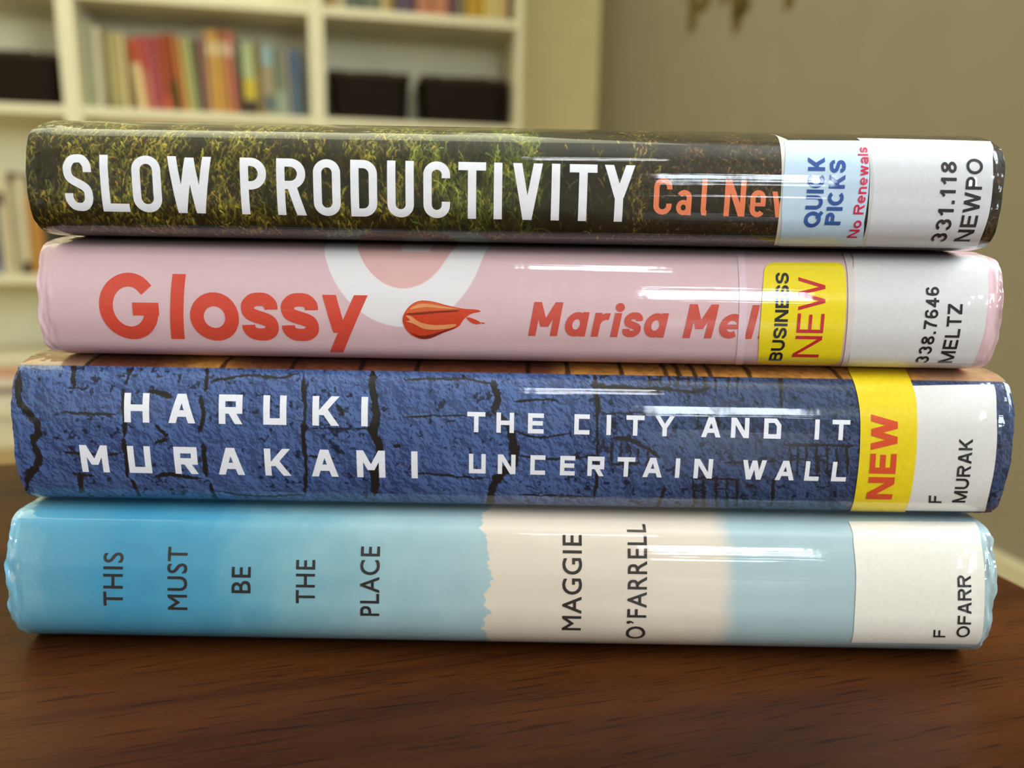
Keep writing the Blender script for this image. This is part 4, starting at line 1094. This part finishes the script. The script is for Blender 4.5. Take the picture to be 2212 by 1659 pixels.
ROW = [  # foot x0, x1, top y, lean, colour, words, bands
    (168, 182, 44, 0, (176, 178, 140), 'grey green book at the post end of the coloured row', ()),
    (183, 196, 42, 0, (206, 212, 176), 'tall pale mint book, second from the post in the coloured row', ()),
    (197, 212, 44, 0, (160, 160, 122), 'olive grey book between the pale mint and the greyish white books', ()),
    (213, 227, 57, 0, (216, 206, 180), 'greyish white book beside a dark olive one', ()),
    (228, 242, 63, 1, (124, 114, 70), 'dark olive book beside the greyish white one', ((0, .12, (70, 64, 34)),)),
    (243, 250, 70, 1, (206, 192, 138), 'very thin cream book next to the dark olive one', ()),
    (251, 269, 71, 1, (172, 158, 104), 'wide olive tan book among the pale books', ((0, .09, (130, 118, 66)),)),
    (270, 280, 72, 1, (222, 202, 150), 'thin cream book beside the wide olive tan book', ()),
    (299, 319, 84, 5, (218, 190, 138), 'leaning cream book with a rust red top third', ((.66, 1.0, (176, 76, 44)),)),
    (320, 337, 78, 5, (192, 112, 92), 'leaning salmon pink book beside the cream and rust one', ((.55, 1.0, (178, 76, 70)),)),
    (338, 356, 80, 5, (166, 78, 84), 'leaning rose red book next to the salmon pink one', ()),
    (357, 377, 78, 5, (164, 74, 40), 'leaning rust red book with an orange foot', ((0, .2, (188, 92, 56)),)),
    (378, 392, 71, 5, (150, 72, 38), 'rust brown book with a dark green foot', ((0, .42, (58, 62, 28)),)),
    (393, 404, 78, 5, (194, 122, 58), 'slim orange book leaning on the rust brown one', ()),
    (405, 414, 82, 4, (206, 176, 108), 'thin tan book between the orange and the green ones', ()),
    (415, 432, 84, 4, (160, 166, 108), 'sage green book beside a thin near-black one', ()),
    (433, 441, 86, 4, (78, 56, 46), 'thin near-black maroon book beside the sage green one', ()),
    (442, 457, 76, 3, (148, 112, 96), 'dusty mauve book next to the cream-banded orange books', ()),
    (458, 471, 65, 2, (206, 156, 88), 'orange book with a cream band near its top, beside the mauve one', ((.70, .86, (228, 200, 150)),)),
    (472, 480, 65, 2, (228, 182, 90), 'slim yellow orange book with a cream band near its top', ((.70, .86, (240, 214, 160)),)),
    (481, 497, 66, 2, (192, 140, 70), 'brownish orange book with a pale band near its top', ((.70, .86, (206, 180, 134)), (.88, 1.0, (156, 96, 62)))),
    (498, 516, 68, 2, (184, 110, 88), 'rose book with a pale pink band near its top', ((.70, .86, (216, 172, 150)), (0, .15, (186, 116, 74)))),
    (517, 530, 94, 2, (70, 84, 72), 'dark teal book with a maroon lower half', ((0, .55, (92, 62, 58)),)),
    (531, 558, 96, 2, (172, 182, 132), 'pale green book with a yellow patch above a near-black foot', ((.0, .22, (62, 48, 30)), (.24, .52, (202, 178, 58)))),
    (559, 572, 93, 2, (146, 124, 80), 'olive brown book beside the pale green and yellow one', ((.6, 1, (128, 108, 52)),)),
    (573, 597, 100, 2, (162, 148, 118), 'tan book with a pale blue top and a blue foot', ((.72, 1.0, (146, 172, 176)), (.08, .30, (96, 108, 112)))),
    (598, 620, 104, 2, (118, 124, 104), 'grey green book with a pale teal foot', ((.0, .38, (150, 166, 142)),)),
    (621, 630, 106, 2, (170, 164, 150), 'thin pale grey book beside the slate blue one', ()),
    (631, 655, 108, 1, (86, 100, 116), 'slate blue book against the middle post', ((.55, 1.0, (78, 94, 120)),)),
]
G1 = 'coloured books in the middle bookcase'
prev = -.730 + .0235
for X0, X1, T, lean_, rgb, lb, bands in ROW:
    yb_ = 240 + (X0 - 170) * .022
    x0, _ = shelf_x(X0, yb_); x1, _ = shelf_x(X1, yb_); _, zt = shelf_x((X0 + X1) / 2 - lean_ * 1.5, T)
    x0 = max(x0, prev + .0006); x1 = max(x1, x0 + .007)
    if X1 >= 655: x1 = min(x1, -.056 - .0245)
    prev = x1 + .0012
    shelf_book(x0 + .0006, x1 - .0006, SHZ[2] + .0003, zt - SHZ[2], lean_, rgb, lb, G1, bands)
# upper shelf of the end unit: only feet of the books are in the frame
UP = [(704, 727, (176, 140, 96), 'tan orange book beside the post on the upper shelf of the end unit', ()), (728, 746, (196, 184, 150), 'pale grey book between the tan orange and dark teal ones on the upper shelf', ()), (747, 783, (86, 96, 84), 'wide dark teal book on the upper shelf of the end unit', ()), (784, 820, (104, 108, 88), 'dark grey green book beside the dark teal one on the upper shelf', ()),
      (823, 836, (202, 184, 132), 'slim cream book on the upper shelf beside the purple one', ()), (837, 851, (166, 134, 76), 'slim ochre book touching the purple one on the upper shelf', ()), (853, 898, (84, 68, 86), 'thick dusky purple book on the upper shelf', ()),
      (900, 935, (172, 112, 84), 'thick salmon brown book beside the purple one on the upper shelf', ((0, .1, (190, 110, 92)),)), (936, 970, (176, 118, 86), 'salmon book beside the thin plum one on the upper shelf', ((0, .1, (192, 112, 94)),)), (971, 986, (92, 66, 84), 'thin plum book on the upper shelf beside the salmon books', ()), (987, 1006, (126, 112, 88), 'grey taupe book between plum and mustard ones', ()),
      (1007, 1044, (176, 138, 34), 'mustard yellow book on the upper shelf', ()), (1045, 1058, (216, 188, 112), 'straw yellow slim book beside the mustard one', ()), (1059, 1084, (196, 176, 118), 'cream tan book near the end panel of the upper shelf', ()), (1085, 1096, (212, 178, 130), 'thin peach book beside the near-black book', ()), (1097, 1110, (72, 62, 44), 'near-black book against the end panel of the upper shelf', ())]
for X0, X1, rgb, lb, bands in UP:
    yb_ = 22 + (X0 - 700) * .075
    x0, _ = shelf_x(X0, yb_); x1, _ = shelf_x(X1, yb_); x0 = max(x0, -.056 + .0235); x1 = min(x1, .572 - .0235)
    shelf_book(x0 + .0005, x1 - .0005, SHZ[3] + .0003, .22 + .02 * random.random(), 0, rgb, lb, 'books on the upper shelf of the end unit', bands)
# lower shelf of the first unit
LOWR = [(-16, 8, 415, (58, 62, 92), 'navy blue book on the lower shelf beside cream ones', ((.0, .12, (120, 126, 150)),)), (9, 26, 420, (202, 190, 156), 'cream book with a grey top beside the navy one', ((.86, 1, (96, 88, 68)),)), (27, 36, 378, (212, 188, 152), 'slim peach book on the lower shelf', ()), (37, 50, 372, (170, 162, 134), 'tall grey book with a dark brown top on the lower shelf', ((.90, 1.0, (74, 52, 36)),)),
        (51, 70, 385, (206, 194, 160), 'white book with a dark foot beside the orange brown one', ((0, .13, (70, 54, 36)),)), (71, 104, 425, (176, 124, 54), 'thick orange brown book on the lower shelf', ()), (106, 128, 425, (58, 62, 52), 'dark green book between the orange brown one and the bookcase post', ())]
for X0, X1, T, rgb, lb, bands in LOWR:
    x0, _ = shelf_x(X0, 600); x1, _ = shelf_x(X1, 600); _, zt = shelf_x((X0 + X1) / 2, T)
    shelf_book(x0 + .0006, x1 - .0006, SHZ[1] + .0003, zt - SHZ[1], 0, rgb, lb, 'books on the lower shelf', bands)
# books lying flat in a pile on the bottom shelf
z = SHZ[0] - .085
PILE = [(.040, (214, 206, 184), 'off-white book lying at the foot of the flat pile'), (.016, (112, 74, 82), 'thin maroon book lying in the flat pile'), (.032, (220, 210, 188), 'cream book lying between the maroon and salmon ones'), (.034, (204, 158, 126), 'salmon book lying in the flat pile'), (.036, (222, 212, 182), 'ivory book lying on top of the flat pile')]
z = SHZ[0] + .0005
for t, rgb, lb in PILE:
    o = tag(empty('lying_book', (-.93, FR + .02, z)), lb, 'book', 'flat pile on the bottom shelf')
    bm = bmesh.new(); w_, d_ = .13, .20
    box(bm, -w_, w_, .002, d_, 0, .003, .0008); box(bm, -w_, w_, .002, d_, t - .003, t, .0008); box(bm, -w_, w_, 0, .004, .0005, t - .0005, .0012)
    from_bm('cover', bm, plain('lying cover %d %d %d' % rgb, rgb, .6), o)
    boxobj('page_block', (-w_ + .004, w_ - .004, .0045, d_ - .004, .0032, t - .0032), PG, o)
    z += t + .0004
SC.cycles.use_denoising = True
